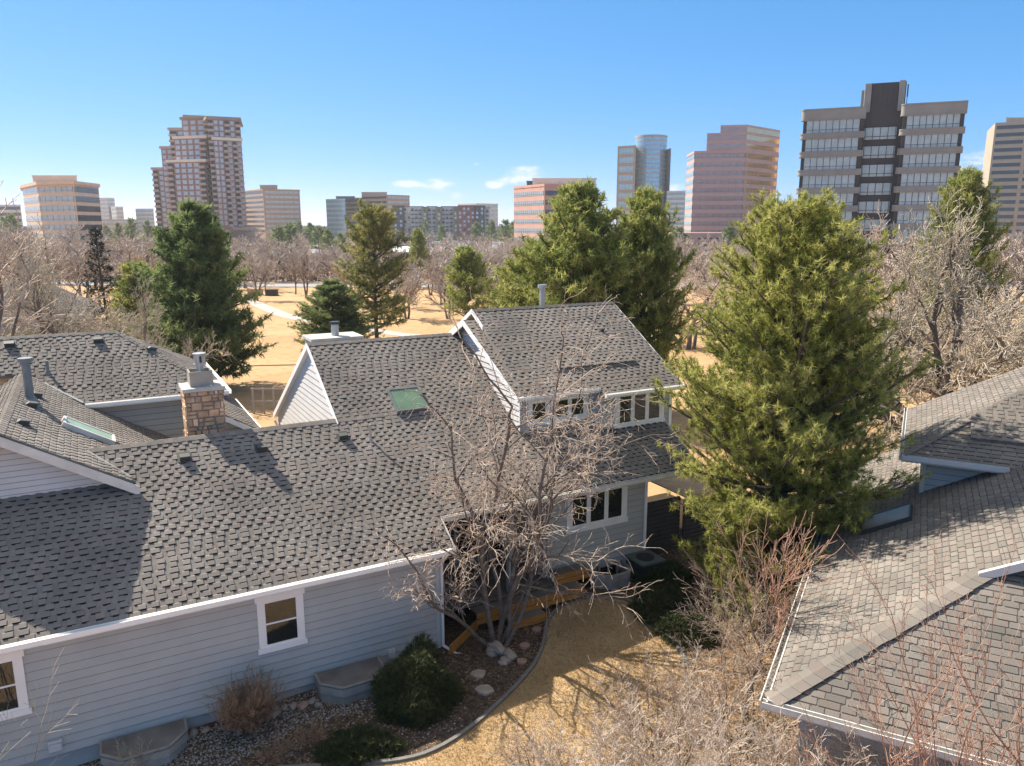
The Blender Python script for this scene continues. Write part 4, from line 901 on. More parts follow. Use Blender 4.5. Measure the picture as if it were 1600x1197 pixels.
def pine(name, H, prof, seed, nl=100, sub=9, tl=.17, K=24, wid=.07, mat_='needles_yellow', trunk_r=.2, z0=.12, lift=.35, tuftstep=.22, droop=.0, lean=(0,0), fwd=.4, cone=.9, dens=1.):
    """trunk, limbs with side shoots, needle tufts; prof(h) = limb reach at relative height h"""
    rg = np.random.RandomState(seed); tr = Seg(); P_, D_, T_ = [], [], []
    trunk = lambda h: np.array([lean[0]*h*h+.1*math.sin(h*5+seed), lean[1]*h*h+.1*math.cos(h*4+seed), h*H])
    n = 16
    for i in range(n): tr.add(trunk(i/n), trunk((i+1)/n), trunk_r*(1-.93*i/n)+.01, trunk_r*(1-.93*(i+1)/n)+.01, .5)
    for i in range(nl):
        h = z0+(1-z0)*((i+rg.uniform(0,1))/nl)**.9; h = min(h, .985); az = i*2.39996+rg.uniform(-.4,.4)
        R_ = prof(h)*rg.uniform(.62,1.12); hd = np.array([math.cos(az), math.sin(az), 0]); p = trunk(h); m = 7
        el = lift*(.25+.9*h)+rg.uniform(-.24,.26)-droop*(1-h); r = max(.012, .026*R_*(1.2-h*.5)); pts = [p]; d = nrm(hd*math.cos(el)+np.array([0,0,math.sin(el)]))
        for k in range(m):
            d = nrm(d+rg.randn(3)*.07+np.array([0,0,.045+.03*(k > 3)])); q = p+d*R_/m; tr.add(p, q, r*(1-k/m)+.006, r*(1-(k+1)/m)+.006, .5); p = q; pts.append(p)
        base_t = rg.uniform(.25,.75)
        def shoot(a, dd, L_, rr):
            ns = max(1, int(L_/tuftstep)); q = a
            for j in range(ns):
                dd = nrm(dd+rg.randn(3)*.16+np.array([0,0,.07])); q2 = q+dd*L_/ns; tr.add(q, q2, rr, rr*.75, .5); q = q2
                P_.append(q+rg.randn(3)*.03); D_.append(nrm(dd+np.array([0,0,.25]))); T_.append(base_t+rg.uniform(-.22,.3)+(.1 if j == ns-1 else -.06))
        ns = max(2, int(sub*dens*min(1.2, .35+R_/2.2)))
        for k in range(ns):
            s = .22+.78*(k+rg.uniform(0,.9))/ns; x = s*m; a = min(m-1, int(x)); bp = pts[a]*(1-(x-a))+pts[a+1]*(x-a); ld = nrm(pts[a+1]-pts[a])
            sd = nrm(np.cross(ld, [0,0,1]))*(1 if k % 2 else -1); dd = nrm(ld*.75+sd*rg.uniform(.5,1.)+np.array([0,0,rg.uniform(-.35,.6)]))
            shoot(bp, dd, (.25+.42*R_*(1.1-s))*rg.uniform(.6,1.1), .011)
        shoot(pts[-2], nrm(pts[-1]-pts[-2]), .35, .012)
    for k in range(5): P_.append(trunk(1-.02*k)+rg.randn(3)*.05); D_.append(np.array([0,0,1.])); T_.append(.6)
    P_, D_, T_ = np.array(P_), np.array(D_), np.array(T_); print(name, 'tufts', len(P_))
    S_ = tl*rg.uniform(.75,1.25,len(P_))
    return tubes(tr, name+'_trunk', 'bark_pine', 5), needles(name+'_crown', P_, D_, S_, np.clip(T_, 0, 1), K, wid, mat_, seed, fwd, cone)
# ---- the big pine
def prof_big(h):
    return np.interp(h, [0, .1, .25, .42, .6, .75, .88, 1.], [3.0, 3.8, 4.5, 4.75, 4.3, 3.5, 2.6, 1.0])
bp_ = hit(1206, 965, -.1)
me = pine('big_pine', 12.5, prof_big, 11, nl=265, sub=14, tl=.19, K=32, wid=.066, mat_='needles_yellow', trunk_r=.2, z0=.015, lift=.36, tuftstep=.23, fwd=.28, cone=1.0)
hb_ = height(me); sb_ = (topz(288, bp_[1])+.1)/hb_; print('big', hb_, sb_, bp_)
place(me, 'tall bushy yellow-green pine standing between the houses, largest tree in view', 'pine tree', bp_[0], bp_[1], -.1, sc=(.75,.75,sb_), name='pine_tree')
# ---- other conifers
pmid = pine('mid_pine', 14, lambda h: np.interp(h, [0,.15,.35,.6,.8,1], [3.4,5.2,5.8,4.9,3.3,.8]), 21, nl=150, sub=11, tl=.42, K=18, wid=.09, mat_='needles_mid', trunk_r=.24, z0=.1, lift=.5, tuftstep=.36)
pdark = pine('green_pine', 14.5, lambda h: np.interp(h, [0,.1,.3,.5,.7,.85,1], [5.6,7.0,6.8,5.4,3.9,2.6,.6]), 22, nl=170, sub=12, tl=.5, K=18, wid=.09, mat_='needles_green', trunk_r=.3, z0=.04, lift=.3, tuftstep=.4, droop=.1)
pthin = pine('open_pine', 15.5, lambda h: np.interp(h, [0,.15,.35,.6,.8,1], [4.6,6.6,5.6,5.2,4.2,1.6]), 23, nl=80, sub=10, tl=.55, K=15, wid=.085, mat_='needles_rust', trunk_r=.28, z0=.12, lift=.3, tuftstep=.42)
psml = pine('small_pine', 10, lambda h: np.interp(h, [0,.2,.45,.7,1], [2.6,4.2,4.2,3.2,.9]), 24, nl=90, sub=8, tl=.5, K=14, wid=.09, mat_='needles_mid', trunk_r=.2, z0=.16, lift=.6, tuftstep=.42)
pspr = pine('dark_spruce', 13, lambda h: np.interp(h, [0,.1,.5,1], [2.6,2.9,1.7,.1]), 25, nl=120, sub=6, tl=.34, K=12, wid=.09, mat_='needles_dark', trunk_r=.22, z0=.04, lift=-.05, tuftstep=.4, droop=.25)
pfar = pine('far_pine', 11, lambda h: np.interp(h, [0,.2,.5,.8,1], [2.8,3.4,3.0,1.8,.4]), 26, nl=34, sub=5, tl=.9, K=9, wid=.12, mat_='needles_green', trunk_r=.2, z0=.12, lift=.4, tuftstep=.8)
def pl(me, px, dist, top_py, Hm, label, name='pine_tree', cat='pine tree', rz=0., wx=1., group=None):
    x, y = col(px, dist); z = gz(x, y); s = (topz(top_py, dist)-z)/height(me)
    return place(me, label, cat, x, y, z, rz, (s*wx, s*wx, s), group, name)
pl(pdark, 300, 56, 303, 14.6, 'broad dark green pine behind the neighbour hip roof, left of the field', rz=.5, wx=.88)
pl(pmid, 905, 45, 272, 14.2, 'tall green pine behind the dormer roof, left of a pair', rz=1.2, wx=.92)
pl(pmid, 1010, 47, 282, 14.2, 'tall green pine behind the dormer roof, right of a pair with its dark trunk showing', rz=3.6, wx=.66)
pl(pmid, 838, 50, 365, 14.2, 'shorter bright green pine leaning out at the left of the dormer-roof pair', rz=5.1, wx=1.05)
pl(pthin, 583, 78, 308, 15.6, 'open rust-tinged pine with a dark trunk in front of the golden field', rz=.9, wx=.95)
pl(pdark, 515, 72, 432, 14.6, 'low dark green pine at the foot of the open rust-tinged pine', rz=2.2, wx=1.35)
pl(psml, 727, 88, 378, 10.1, 'small pine with a bare lower trunk standing alone left of the dormer roof', rz=.3)
pl(pspr, 150, 62, 352, 13.1, 'dark narrow spruce behind the bare trees at the left', 'spruce_tree', 'spruce tree', wx=.9)
pl(pspr, 30, 66, 395, 13.1, 'dark spruce mostly hidden by the bare tree at the left edge', 'spruce_tree', 'spruce tree', 2., wx=1.4)
pl(pmid, 1505, 64, 252, 14.2, 'pine rising above the pale bare trees in front of the tan tower', rz=2.9, wx=.62)
pl(psml, 652, 150, 352, 10.1, 'small distant evergreen among bare trees left of the car park', rz=1., wx=.6)
pl(psml, 205, 60, 400, 10.1, 'yellowish young pine beside the dark narrow spruce', rz=1., wx=.9)
rg = random.Random(5)
far_c = [(434,300,350),(452,310,345),(497,330,350),(512,280,356),(532,260,362),(665,520,345),(690,480,350),(806,420,340),(820,410,338),(790,430,341),(848,400,343),(872,470,340),(768,450,342),(745,500,345),(560,400,347),(880,380,340),(1062,300,352),(1140,310,350),(1235,250,330),(15,400,330),(205,420,338),(230,430,342),(350,300,368)]
for px, d, tp in far_c: pl(pfar, px, d, tp, 11.2, 'distant dark evergreen standing among the office buildings and bare trees', group='distant evergreens', rz=rg.uniform(0,6), wx=rg.uniform(.9,1.3))
for k in range(46):
    px = rg.uniform(-40, 1640); d = rg.uniform(300, 640)
    if 560 < px < 800 and d < 620: d = rg.uniform(600, 680)
    pl(pfar, px, d, 352+rg.uniform(-9,8), 11.2, 'distant dark evergreen standing among the office buildings and bare trees', group='distant evergreens', rz=rg.uniform(0,6), wx=rg.uniform(.9,1.5))
# ---- foreground bare tree (several stems, drooping twigs)
fp = hit(772, 1008, -.1)
stems = [((.1,.1,0),(-.12,.25,1),7.2,.07), ((0,0,0),(-.25,.1,1),5.0,.085), ((.35,.05,0),(.12,.0,1),4.6,.07), ((.1,.2,0),(-.05,.15,1),6.2,.075), ((.3,-.1,.0),(.62,.25,1),5.8,.062), ((.2,.1,.0),(.3,.1,1),6.6,.06), ((-.1,-.1,0),(-.4,-.15,1),3.8,.06)]
me = bare('front_tree', stems, 3, 3, [10,8,5], .16, [.07,.01,-.05,-.05], [.46,.52,.5], 'twig_pink', thr=.014, minr=.0052, nseg=9, spread=1.15)
place(me, 'bare multi-stemmed tree with pinkish drooping twigs in front of the deck', 'bare tree', fp[0], fp[1], -.12, 0, 1.)
# ---- right-hand pale cottonwoods
mc = bare('cottonwood', [((0,0,0),(-.2,0,1),6.5,.26), ((.5,.1,0),(.5,.15,1),6,.2), ((-.4,.2,0),(-.8,.1,1),5.5,.16), ((.1,.3,0),(.1,-.5,1),5.5,.15)], 8, 4, [9,7,6,3], .17, [.0,.03,.02,.02,0], [.62,.58,.55,.5], 'twig_straw', thr=.045, minr=.0125, nseg=7, spread=1.15)
def plb(me, px, dist, top_py, Hm, label, rz=0., wx=1., group=None, cat='bare tree'):
    x, y = col(px, dist); z = gz(x, y); s = (topz(top_py, dist)-z)/Hm
    return place(me, label, cat, x, y, z, rz, (s*wx, s*wx, s), group)
hc = height(mc); print('cottonwood h', hc)
plb(mc, 1478, 38, 292, hc, 'large pale bare tree with leaning trunks behind the right-hand roof', .4, .92)
plb(mc, 1585, 40, 305, hc, 'pale bare tree cut by the right edge behind the upper roof', 2.4, .85)
plb(mc, 1400, 46, 322, hc, 'pale bare tree just right of the big pine', 4.1, .8)
mp = bare('plain_bare', [((0,0,0),(0,0,1),6.5,.17)], 14, 3, [12,9,6], .12, [.06,.07,.06,.05], [.6,.55,.5], 'twig_pink', thr=.035, minr=.012, nseg=8, start=.22)
hp = height(mp)
mf_near = bare('brushy_bare', [((0,0,0),(0,0,1),4.5,.13), ((.4,.1,0),(.35,.1,1),4.2,.1), ((-.4,.1,0),(-.35,.2,1),4.2,.1)], 19, 3, [9,8,6], .13, [.05,.06,.05,.04], [.6,.56,.5], 'twig_pink', thr=.035, minr=.016, nseg=7)
hn = height(mf_near)
plb(mp, 1368, 62, 310, hp, 'pinkish bare treetop in front of the grey tower', .4, 1.1)
plb(mf_near, 1085, 75, 398, hn, 'pinkish bare tree filling the gap between the tall pines', .4, 1.5)
plb(mf_near, 1040, 92, 405, hn, 'pinkish bare tree just behind the tall green pine with the dark trunk', 2.4, 1.5)
plb(mf_near, 1120, 110, 398, hn, 'pinkish bare tree left of the top of the big pine', 3.4, 1.5)
plb(mf_near, 775, 130, 400, hn, 'pinkish bare tree right of the small lone pine', 1.4, 1.5)
plb(mf_near, 1560, 60, 420, hn, 'pinkish bare tree low behind the pale one at the right edge', 1.9, 1.5)
plb(mp, 60, 52, 330, hp, 'bare tree with forked grey trunk in front of the far left house', 1.4, 1.2)
plb(mc, 72, 48, 372, hc, 'pale spreading bare tree at the left, in front of the lit house window', 1.9, .8)
plb(mc, -40, 44, 345, hc, 'pale bare tree reaching in from the left edge', .2, .75)
plb(mc, 190, 46, 420, hc, 'low pale bare tree with curling limbs in front of the broad dark pine', 5.2, .62)
# branch tip of a tree outside the left edge
plb(mp, -75, 30, 225, hp, 'bare branches of a tall tree reaching in above the left office building', .9, 1.)
# ---- many bare trees between the field and the offices
mf = []
for s in (31, 32, 33, 34):
    rg_ = np.random.RandomState(s); tr, tw = Seg(), Seg()
    for k in range(1 if s % 2 else 2): grow(tr, tw, np.array([.3*k,0,0.]), nrm(np.array([.15*k,0,1.])), 5.2, .15, 0, 3, rg_, [9,7,5], .12, [.05,.06,.05,.04], [.62,.58,.5], 6, .04, 0., start=.25, spread=.9)
    mt, mw = tubes(tr, 'far_bare_trunk', 'bark_grey', 4), tubes(tw, 'far_bare_crown', 'twig_far', 3, .034)
    mf.append((mt, mw)); print('far', len(tr.p), len(tw.p))
hf = [height(m_) for m_ in mf]
rg = random.Random(9); LBF = 'greyish pink bare tree in the belt between the golden field and the office buildings'
named = [(408,455,390,'small bare tree with an upright trunk between the two utility cabinets',0),(395,470,388,'bare tree with a curved trunk beside the concrete path',1),(456,460,385,'bare tree on the golden grass right of the dark utility cabinet',2),(472,462,378,'wide bare tree left of the open rust-tinged pine',3)]
for px, by, tp, lb, k in named:
    p = hit(px, by); plb(mf[k], px, p[1], tp, hf[k], lb, rg.uniform(0,6), 1.0)
nb = 0
def belt(px, d, t):
    k = rg.randrange(4); plb(mf[k], px, d, t, hf[k], LBF, rg.uniform(0,6), rg.uniform(1.2,1.9), 'bare trees beyond the field')
for d0, d1, n, t0, t1 in ((168,200,95,378,400),(200,250,95,370,390)):
    for i in range(n):
        px = 340+(i+rg.uniform(0,1))*1260/n; d = rg.uniform(d0, d1)
        if 590 < px < 640 and d < 215: continue
        belt(px, d, rg.uniform(t0, t1))
for i in range(26):
    px = -30+i*16; d = rg.uniform(90, 300)
    if px > 240: d = rg.uniform(180, 300)
    belt(px, d, rg.uniform(345,375))
for px, d, t in ((610,112,402),(630,100,415),(688,118,398),(745,122,395),(760,98,410),(790,108,400),(815,100,404),(700,100,420),(350,160,382),(375,150,384),(520,165,382),(545,120,395),(560,160,384),(425,166,378),(590,150,390),(720,160,390),(600,128,408),(640,120,412),(672,135,400),(700,140,405),(770,112,400),(800,135,398),(830,118,405),(655,150,398),(1050,120,395),(1100,140,390),(1140,120,398),(1330,90,365),(1290,110,370),(1470,80,350),(1590,85,352),(545,145,398),(1440,100,385),(1520,110,380)): belt(px, d, t)
# lighter copies far behind, welded into one mass
lp = []
for s in (51,52,53):
    r_ = np.random.RandomState(s); tr, tw = Seg(), Seg(); grow(tr, tw, np.zeros(3), np.array([0,0,1.]), 5.2, .15, 0, 2, r_, [11,9], .12, [.05,.06,.05], [.62,.55], 5, 9., 0., start=.25, spread=.9)
    r_ = tubes(tw, 'proto', 'twig_far', 3, .05); c_ = np.empty(len(r_.vertices)*3, np.float32); r_.vertices.foreach_get('co', c_); f_ = np.empty(len(r_.polygons)*4, np.int32); r_.loops.foreach_get('vertex_index', f_); t_ = np.empty(len(r_.vertices), np.float32); r_.attributes['tint'].data.foreach_get('value', t_)
    lp.append((c_.reshape(-1,3), f_.reshape(-1,4), t_, float(c_[2::3].max()))); bpy.data.meshes.remove(r_)
VV, FF, TT, o_ = [], [], [], 0
for i in range(300):
    px = rg.uniform(330, 1640); d = rg.uniform(250, 640); py = rg.uniform(361, 374) if d < 400 else rg.uniform(353, 364)
    if 620 < px < 750 and 360 < d < 620 and rg.random() < .7: continue
    v_, f_, t_, h_ = lp[i % 3]; x, y = col(px, d); s = (topz(py, d)+1)/h_; a_ = rg.uniform(0,6.28); w_ = s*rg.uniform(1.2,1.8)
    VV.append(np.stack([x+w_*(v_[:,0]*math.cos(a_)-v_[:,1]*math.sin(a_)), y+w_*(v_[:,0]*math.sin(a_)+v_[:,1]*math.cos(a_)), -1+s*v_[:,2]], 1)); FF.append(f_+o_); TT.append(t_); o_ += len(v_)
setp(link(npmesh('bare_woodland', np.concatenate(VV), np.concatenate(FF), 'twig_far', np.concatenate(TT)), 'bare_woodland'), 'far mass of bare trees between the nearer tree belt and the office buildings', 'woodland', None, 'stuff')
print('bare far', nb)
# low brush under the trees
rs = np.random.RandomState(14); n = 90000; y = rs.uniform(168, 640, n); x = (rs.uniform(-60, 1660, n)-800)/1200*y
k = ~((y > 296) & (y < 615) & (x > -122) & (x < 262)); x, y = x[k], y[k]; n = len(x)
a = rs.uniform(0, 6.28, n); s = rs.uniform(.12, .4, n); h = rs.uniform(.6, 2.6, n)
V = np.concatenate([np.stack([x-s*np.cos(a), y-s*np.sin(a), np.full(n, -1.)], 1), np.stack([x+s*np.cos(a), y+s*np.sin(a), np.full(n, -1.)], 1), np.stack([x+rs.uniform(-.6,.6,n), y, -1+h], 1)]); i = np.arange(n)
o_ = link(npmesh('brush', V, np.stack([i, i+n, i+2*n], 1), 'brush', np.tile(rs.uniform(0,1,n), 3)), 'undergrowth'); setp(o_, 'brown winter brush filling the ground under the bare trees beyond the road', 'undergrowth', None, 'stuff')
# far wooded mass near the horizon
rs = np.random.RandomState(4); n = 26000; x = rs.uniform(-1500, 1700, n); y = rs.uniform(680, 1900, n); z = rs.uniform(-1, 7, n); a = rs.uniform(0, 6.28, n); s = rs.uniform(1.2, 3.4, n)
V = np.concatenate([np.stack([x-s*np.cos(a), y-s*np.sin(a), z], 1), np.stack([x+s*np.cos(a), y+s*np.sin(a), z+rs.uniform(-1,1,n)], 1), np.stack([x+rs.uniform(-1,1,n), y, z+s*1.6], 1)]); i = np.arange(n)
setp(link(npmesh('distant_woodland', V, np.stack([i, i+n, i+2*n], 1), 'woodland'), 'distant_woodland'), 'hazy belt of treetops far away between the office towers', 'woodland', None, 'stuff')
# ================================================================== SHRUBS
def bush(name, c, rx, ry, h, n, tl, K, wid, mat_, seed, label, cat='shrub', nm='shrub'):
    rs = np.random.RandomState(seed); P_, D_, T_ = [], [], []
    for i in range(n):
        v = rs.randn(3); v[2] = abs(v[2]); v /= np.linalg.norm(v); f = rs.uniform(.55,1.)**.5; f *= 1+.10*math.sin(v[0]*6+seed)+.09*math.sin(v[1]*7+v[2]*5)
        P_.append([v[0]*rx*f, v[1]*ry*f, v[2]*h*f]); D_.append(nrm(v+np.array([0,0,.5])+rs.randn(3)*.2)); T_.append(rs.uniform(.05,.95))
    mesh_ = needles(name, np.array(P_), np.array(D_), tl*rs.uniform(.7,1.3,n), np.array(T_), K, wid, mat_, seed, .7, .7)
    tr = Seg()
    for k in range(9):
        a = k*.7; tr.add(np.array([0,0,0.]), np.array([rx*.6*math.cos(a), ry*.6*math.sin(a), h*.6]), .02, .008, .5)
    t = place((tubes(tr, name+'_stem', 'bark_grey', 5), mesh_), label, cat, c[0], c[1], c[2], name=nm, parts=('stem','foliage')); return t
p = W(5.95, 15.55); bush('round_juniper', (p[0],p[1],-.25), .95, .95, 1.45, 3600, .12, 12, .07, 'juniper', 1, 'large rounded dark evergreen shrub at the corner of the long wall')
p = gp(575, 1172); bush('low_juniper', (p[0]-.1,p[1]+.0,-.33), .85, .5, .42, 1100, .11, 12, .07, 'juniper', 2, 'low spreading evergreen in front of the octagonal window well')
p = gp(545, 1178); bush('low_juniper', (p[0]-.15,p[1]+.0,-.35), .6, .5, .38, 800, .11, 12, .07, 'juniper', 3, 'low evergreen left of the other low spreading one')
for i, (px, py, rx, h, lb) in enumerate([(1030,905,1.0,.5,'dark creeping evergreen right of the air conditioner'),(1040,955,1.1,.55,'dark creeping evergreen along the right of the lawn'),(1075,990,.9,.45,'dark creeping evergreen at the lower right of the lawn edging'),(1000,880,.7,.35,'small dark creeping evergreen in front of the air conditioner pad'),(925,905,.6,.22,'flat dark ground-hugging evergreen below the open window well')]):
    p = gp(px, py); bush('creeping_juniper', (p[0],p[1],gz(p[0],p[1])), rx, rx*.8, h, int(1200*rx), .12, 12, .07, 'juniper', 10+i, lb)
def twigbush(c, nst, H, sp, seed, twig, label, r=.012, maxl=2, nch=(7,5), minr=.0035, up=(.03,.02,0), ratio=(.5,.5), curl=.13, nm='twiggy_shrub', cat='shrub', base=.12, lean=(0,0), thr=.012, spread=.85):
    rs = np.random.RandomState(seed); st = []
    for k in range(nst):
        a = k*2.39996; q = sp*math.sqrt((k+.5)/nst); st.append(((base*math.cos(a)*rs.rand(), base*math.sin(a)*rs.rand(), 0), (q*math.cos(a)+lean[0], q*math.sin(a)+lean[1], 1), H*rs.uniform(.75,1.05), r*rs.uniform(.7,1.2)))
    ms = bare(nm, st, seed, maxl, list(nch), curl, list(up), list(ratio), twig, thr=thr, minr=minr, nseg=5, spread=spread)
    return place(ms, label, cat, c[0], c[1], c[2], name=nm, parts=('stem','twigs'))
p = W(2.2, 16.55); twigbush((p[0],p[1],-.4), 60, 1.0, .8, 1, 'twig_brown', 'round brown twiggy shrub against the long grey wall', nch=(9,7), up=(.07,.05,.03), minr=.0045, ratio=(.42,.5))
p = gp(487,1172); twigbush((p[0],p[1],-.35), 14, .5, .9, 2, 'twig_brown', 'small red-brown twiggy shrub left of the low evergreens', minr=.003)
p = gp(430,1192); twigbush((p[0],p[1],-.38), 14, .48, .9, 3, 'twig_brown', 'small red-brown twiggy shrub near the bottom edge below the round one', minr=.003)
p = gp(205,1215); twigbush((p[0],p[1],-.45), 10, .55, .9, 4, 'twig_straw', 'thin straw-coloured grasses beside the left window well', minr=.003)
p = gp(1165,1122); z = gz(p[0], p[1])
ms = bare('slim_tree', [((0,0,0),(-.02,0,1),2.6,.055)], 5, 3, [7,8,6], .09, [.12,.12,.08,.05], [.85,.6,.5], 'twig_red', thr=.014, minr=.0048, nseg=7, start=.55)
place(ms, 'slim bare tree with a dark straight trunk left of the neighbour gutter', 'bare tree', p[0], p[1], z, .7, 1.1)
# pale twig masses in the foreground
fg = [((2.4,11.7),2.1,15,'widest pale twiggy shrub at the bottom centre'),((3.6,11.6),2.25,16,'pale twiggy shrub in the foreground, below the slim bare tree'),((5.0,11.4),2.2,17,'pale twiggy shrub touching the corner of the neighbour gutter'),((1.3,12.0),1.55,18,'leftmost pale twiggy shrub on the brown lawn'),((4.9,14.6),1.9,20,'twiggy shrub on the leaf litter beside the slim tree'),((6.4,16.6),2.2,21,'twiggy shrub against the lower branches of the big pine')]
fg += [((3.1,14.6),1.5,26,'pale fine twiggy shrub between the lawn edging and the slim bare tree'),((2.8,13.0),1.7,27,'pale twiggy shrub in the middle of the brush at the bottom centre'),((0.6,13.2),1.0,29,'low pale twigs at the left end of the brush on the lawn'),((5.7,10.7),2.5,22,'pale twiggy shrub under the front eave of the neighbour roof'),((6.9,10.1),2.5,23,'pale twiggy shrub at the bottom edge right of the neighbour roof corner'),((4.2,10.3),2.0,24,'pale twiggy shrub at the very bottom, left of the neighbour roof corner')]
for (x, y), h, sd, lb in fg:
    twigbush((x,y,gz(x,y)), 15, h, .95, sd, 'twig_pale' if sd < 19 else 'twig_pink', lb, r=.018, maxl=3, nch=(7,5,4), minr=.0042, ratio=(.5,.52,.5), curl=.17, up=(.02,.0,-.02), base=.3)
for x, y, h, sd, lb in ((5.55,8.7,4.3,30,'upright reddish bare tree at the bottom right, left of its pair'),(7.2,9.0,4.2,31,'upright reddish bare tree at the bottom right corner')):
    twigbush((x,y,-.5), 9, h, .42, sd, 'twig_red', lb, r=.03, maxl=3, nch=(6,5,4), minr=.004, ratio=(.42,.5,.5), curl=.07, up=(.05,.06,.03), nm='bare_tree', cat='bare tree', thr=.016, spread=.7)
p = gp(40,1300); twigbush((p[0],p[1],-.5), 3, 2.3, .35, 40, 'twig_straw', 'thin sapling in front of the left end of the long wall', r=.018, maxl=2, nch=(7,4), minr=.0035, curl=.1, nm='sapling', cat='sapling', thr=.012)
# ================================================================== OFFICE BUILDINGS
mat('precast_grey', (.27,.26,.24), .85, var=.08, scale=.4); mat('precast_dark', (.055,.05,.05), .7, var=.1, scale=.4)
mat('granite_pink', (0.522,0.320,0.269), .6, var=.06, scale=.3); mat('granite_pink_light', (0.800,0.748,0.666), .6, var=.06, scale=.3)
mat('stone_tan', (.40,.32,.235), .85, var=.07, scale=.3); mat('stone_tan_dark', (0.377,0.272,0.198), .85, var=.07, scale=.3)
mat('stone_peach', (0.667,0.490,0.358), .85, var=.07, scale=.3); mat('brick_pink', (0.580,0.320,0.243), .85, var=.07, scale=.3)
mat('brick_maroon', (0.304,0.170,0.141), .85, var=.08, scale=.3); mat('brick_brown', (0.275,0.204,0.173), .85, var=.08, scale=.3)
mat('cream', (0.754,0.639,0.512), .8, var=.05, scale=.3); mat('olive', (0.246,0.224,0.128), .85, var=.06, scale=.3); mat('maroon_panel', (0.290,0.116,0.102), .85, var=.06, scale=.3)
mat('charcoal', (.07,.07,.08), .8, var=.1, scale=.3); mat('grey_pale', (0.609,0.571,0.538), .8, var=.05, scale=.2); mat('roof_slab', (0.290,0.224,0.179), .85, var=.08, scale=.4)
glass('glass_pale', (.40,.46,.46), .12, .0, spec=.6); glass('glass_dark', (.03,.035,.04), .08, spec=.8); glass('glass_blue', (.26,.42,.50), .12, .35, bump=.05, bscale=.06, spec=.7)
glass('glass_gold_reflection', (.85,.50,.24), .08, .75, bump=.25, bscale=.05); glass('glass_pink', (.42,.29,.26), .2, .25, spec=.6); glass('glass_teal', (.34,.47,.49), .2, .2, spec=.6)  # mirror side: golden reflection of a sunlit building put into its base colour
glass('glass_window', (.48,.52,.55), .15, .2, spec=.7); mat('mullion', (.06,.06,.06), .5, var=.02); mat('balcony', (0.435,0.326,0.269), .8, var=.05, scale=.3)
def tower(label, chain, top, depth, floor, wall, band='glass_dark', frac=.5, first=.9, mull=1.6, name='office_building', cat='building', zbase=-1.2, ns=.25, bandmats=None, roofm=None, skip_top=0, segbands=None, parapet=True, skipseg=(), wallmats=None, proud=.12, split=None):
    """chain: visible outline corners (image column at the horizon, forward distance) left to right; top: height"""
    pts = [np.array(col(px, d)) for px, d in chain]; cen = sum(pts)/len(pts)
    t = thing(name, label, cat, (cen[0], cen[1], zbase)); dv = np.array([cen[0], cen[1]]); dv = dv/np.linalg.norm(dv)*depth
    outl = pts+[p_+dv for p_ in pts[::-1]]
    mb = MB(); mb.prism([(p_[0], p_[1], zbase) for p_ in outl], (0,0,top-zbase)); wl = obj('wall', mb, wall, t)
    if parapet:
        mb = MB(); o2 = [(cen[0]+dv[0]/2+(p_[0]-cen[0]-dv[0]/2)*1.012, cen[1]+dv[1]/2+(p_[1]-cen[1]-dv[1]/2)*1.012) for p_ in outl]
        mb.prism([(x, y, top-.9) for x, y in o2], (0,0,1.05)); obj('parapet', mb, roofm or wall, t)
    segs = [(pts[i], pts[i+1]) for i in range(len(pts)-1)]
    nfl = int((top-zbase-first-1.0)/floor); k = 0
    for fl in range(nfl):
        z1 = top-first-fl*floor; z0 = z1-floor*frac
        if z0 < zbase+.3: break
        for si, (a, b) in enumerate(segs):
            if si in skipseg: continue
            L_ = np.linalg.norm(b-a); d = (b-a)/L_; nn = np.array([d[1], -d[0]]); m_ = (bandmats or {}).get(si, band)
            if callable(m_): m_ = m_(fl)
            mb = MB()
            def q(s, z, h): return (a[0]+d[0]*s+nn[0]*h, a[1]+d[1]*s+nn[1]*h, z)
            def bx(s0, s1, z0, z1, h0, h1, mi): mb.hexa([q(s0,z0,h1),q(s1,z0,h1),q(s1,z0,h0),q(s0,z0,h0),q(s0,z1,h1),q(s1,z1,h1),q(s1,z1,h0),q(s0,z1,h0)], mi)
            bx(ns*1.2, L_-ns*1.2, z0, z1, -.05, proud*.6, 0)
            n = max(1, int(L_/mull))
            for j in range(n+1): s = ns*1.2+(L_-2.4*ns)*j/n; bx(s-.06, s+.06, z0, z1, 0, proud, 1)
            bx(ns*1.2, L_-ns*1.2, z0+(z1-z0)*.28, z0+(z1-z0)*.28+.07, 0, proud*.95, 1)
            obj('window_band', mb, [m_, 'mullion'], t); k += 1
    return t, wl, pts, dv
def penthouse(t, px0, px1, d, z0, z1, dep, m_, nm='penthouse'):
    a = np.array(col(px0, d)); b = np.array(col(px1, d)); mb = MB(); v_ = (a+b)/np.linalg.norm(a+b)*dep; e_ = np.array([.3,0]); mb.prism([(*q_, z0) for q_ in (a, b, b+v_, a+v_)], (0,0,z1-z0)); mb.prism([(*q_, z1) for q_ in (a-e_, b+e_, b+e_+v_, a-e_+v_)], (0,0,.4)); return obj(nm, mb, m_, t)
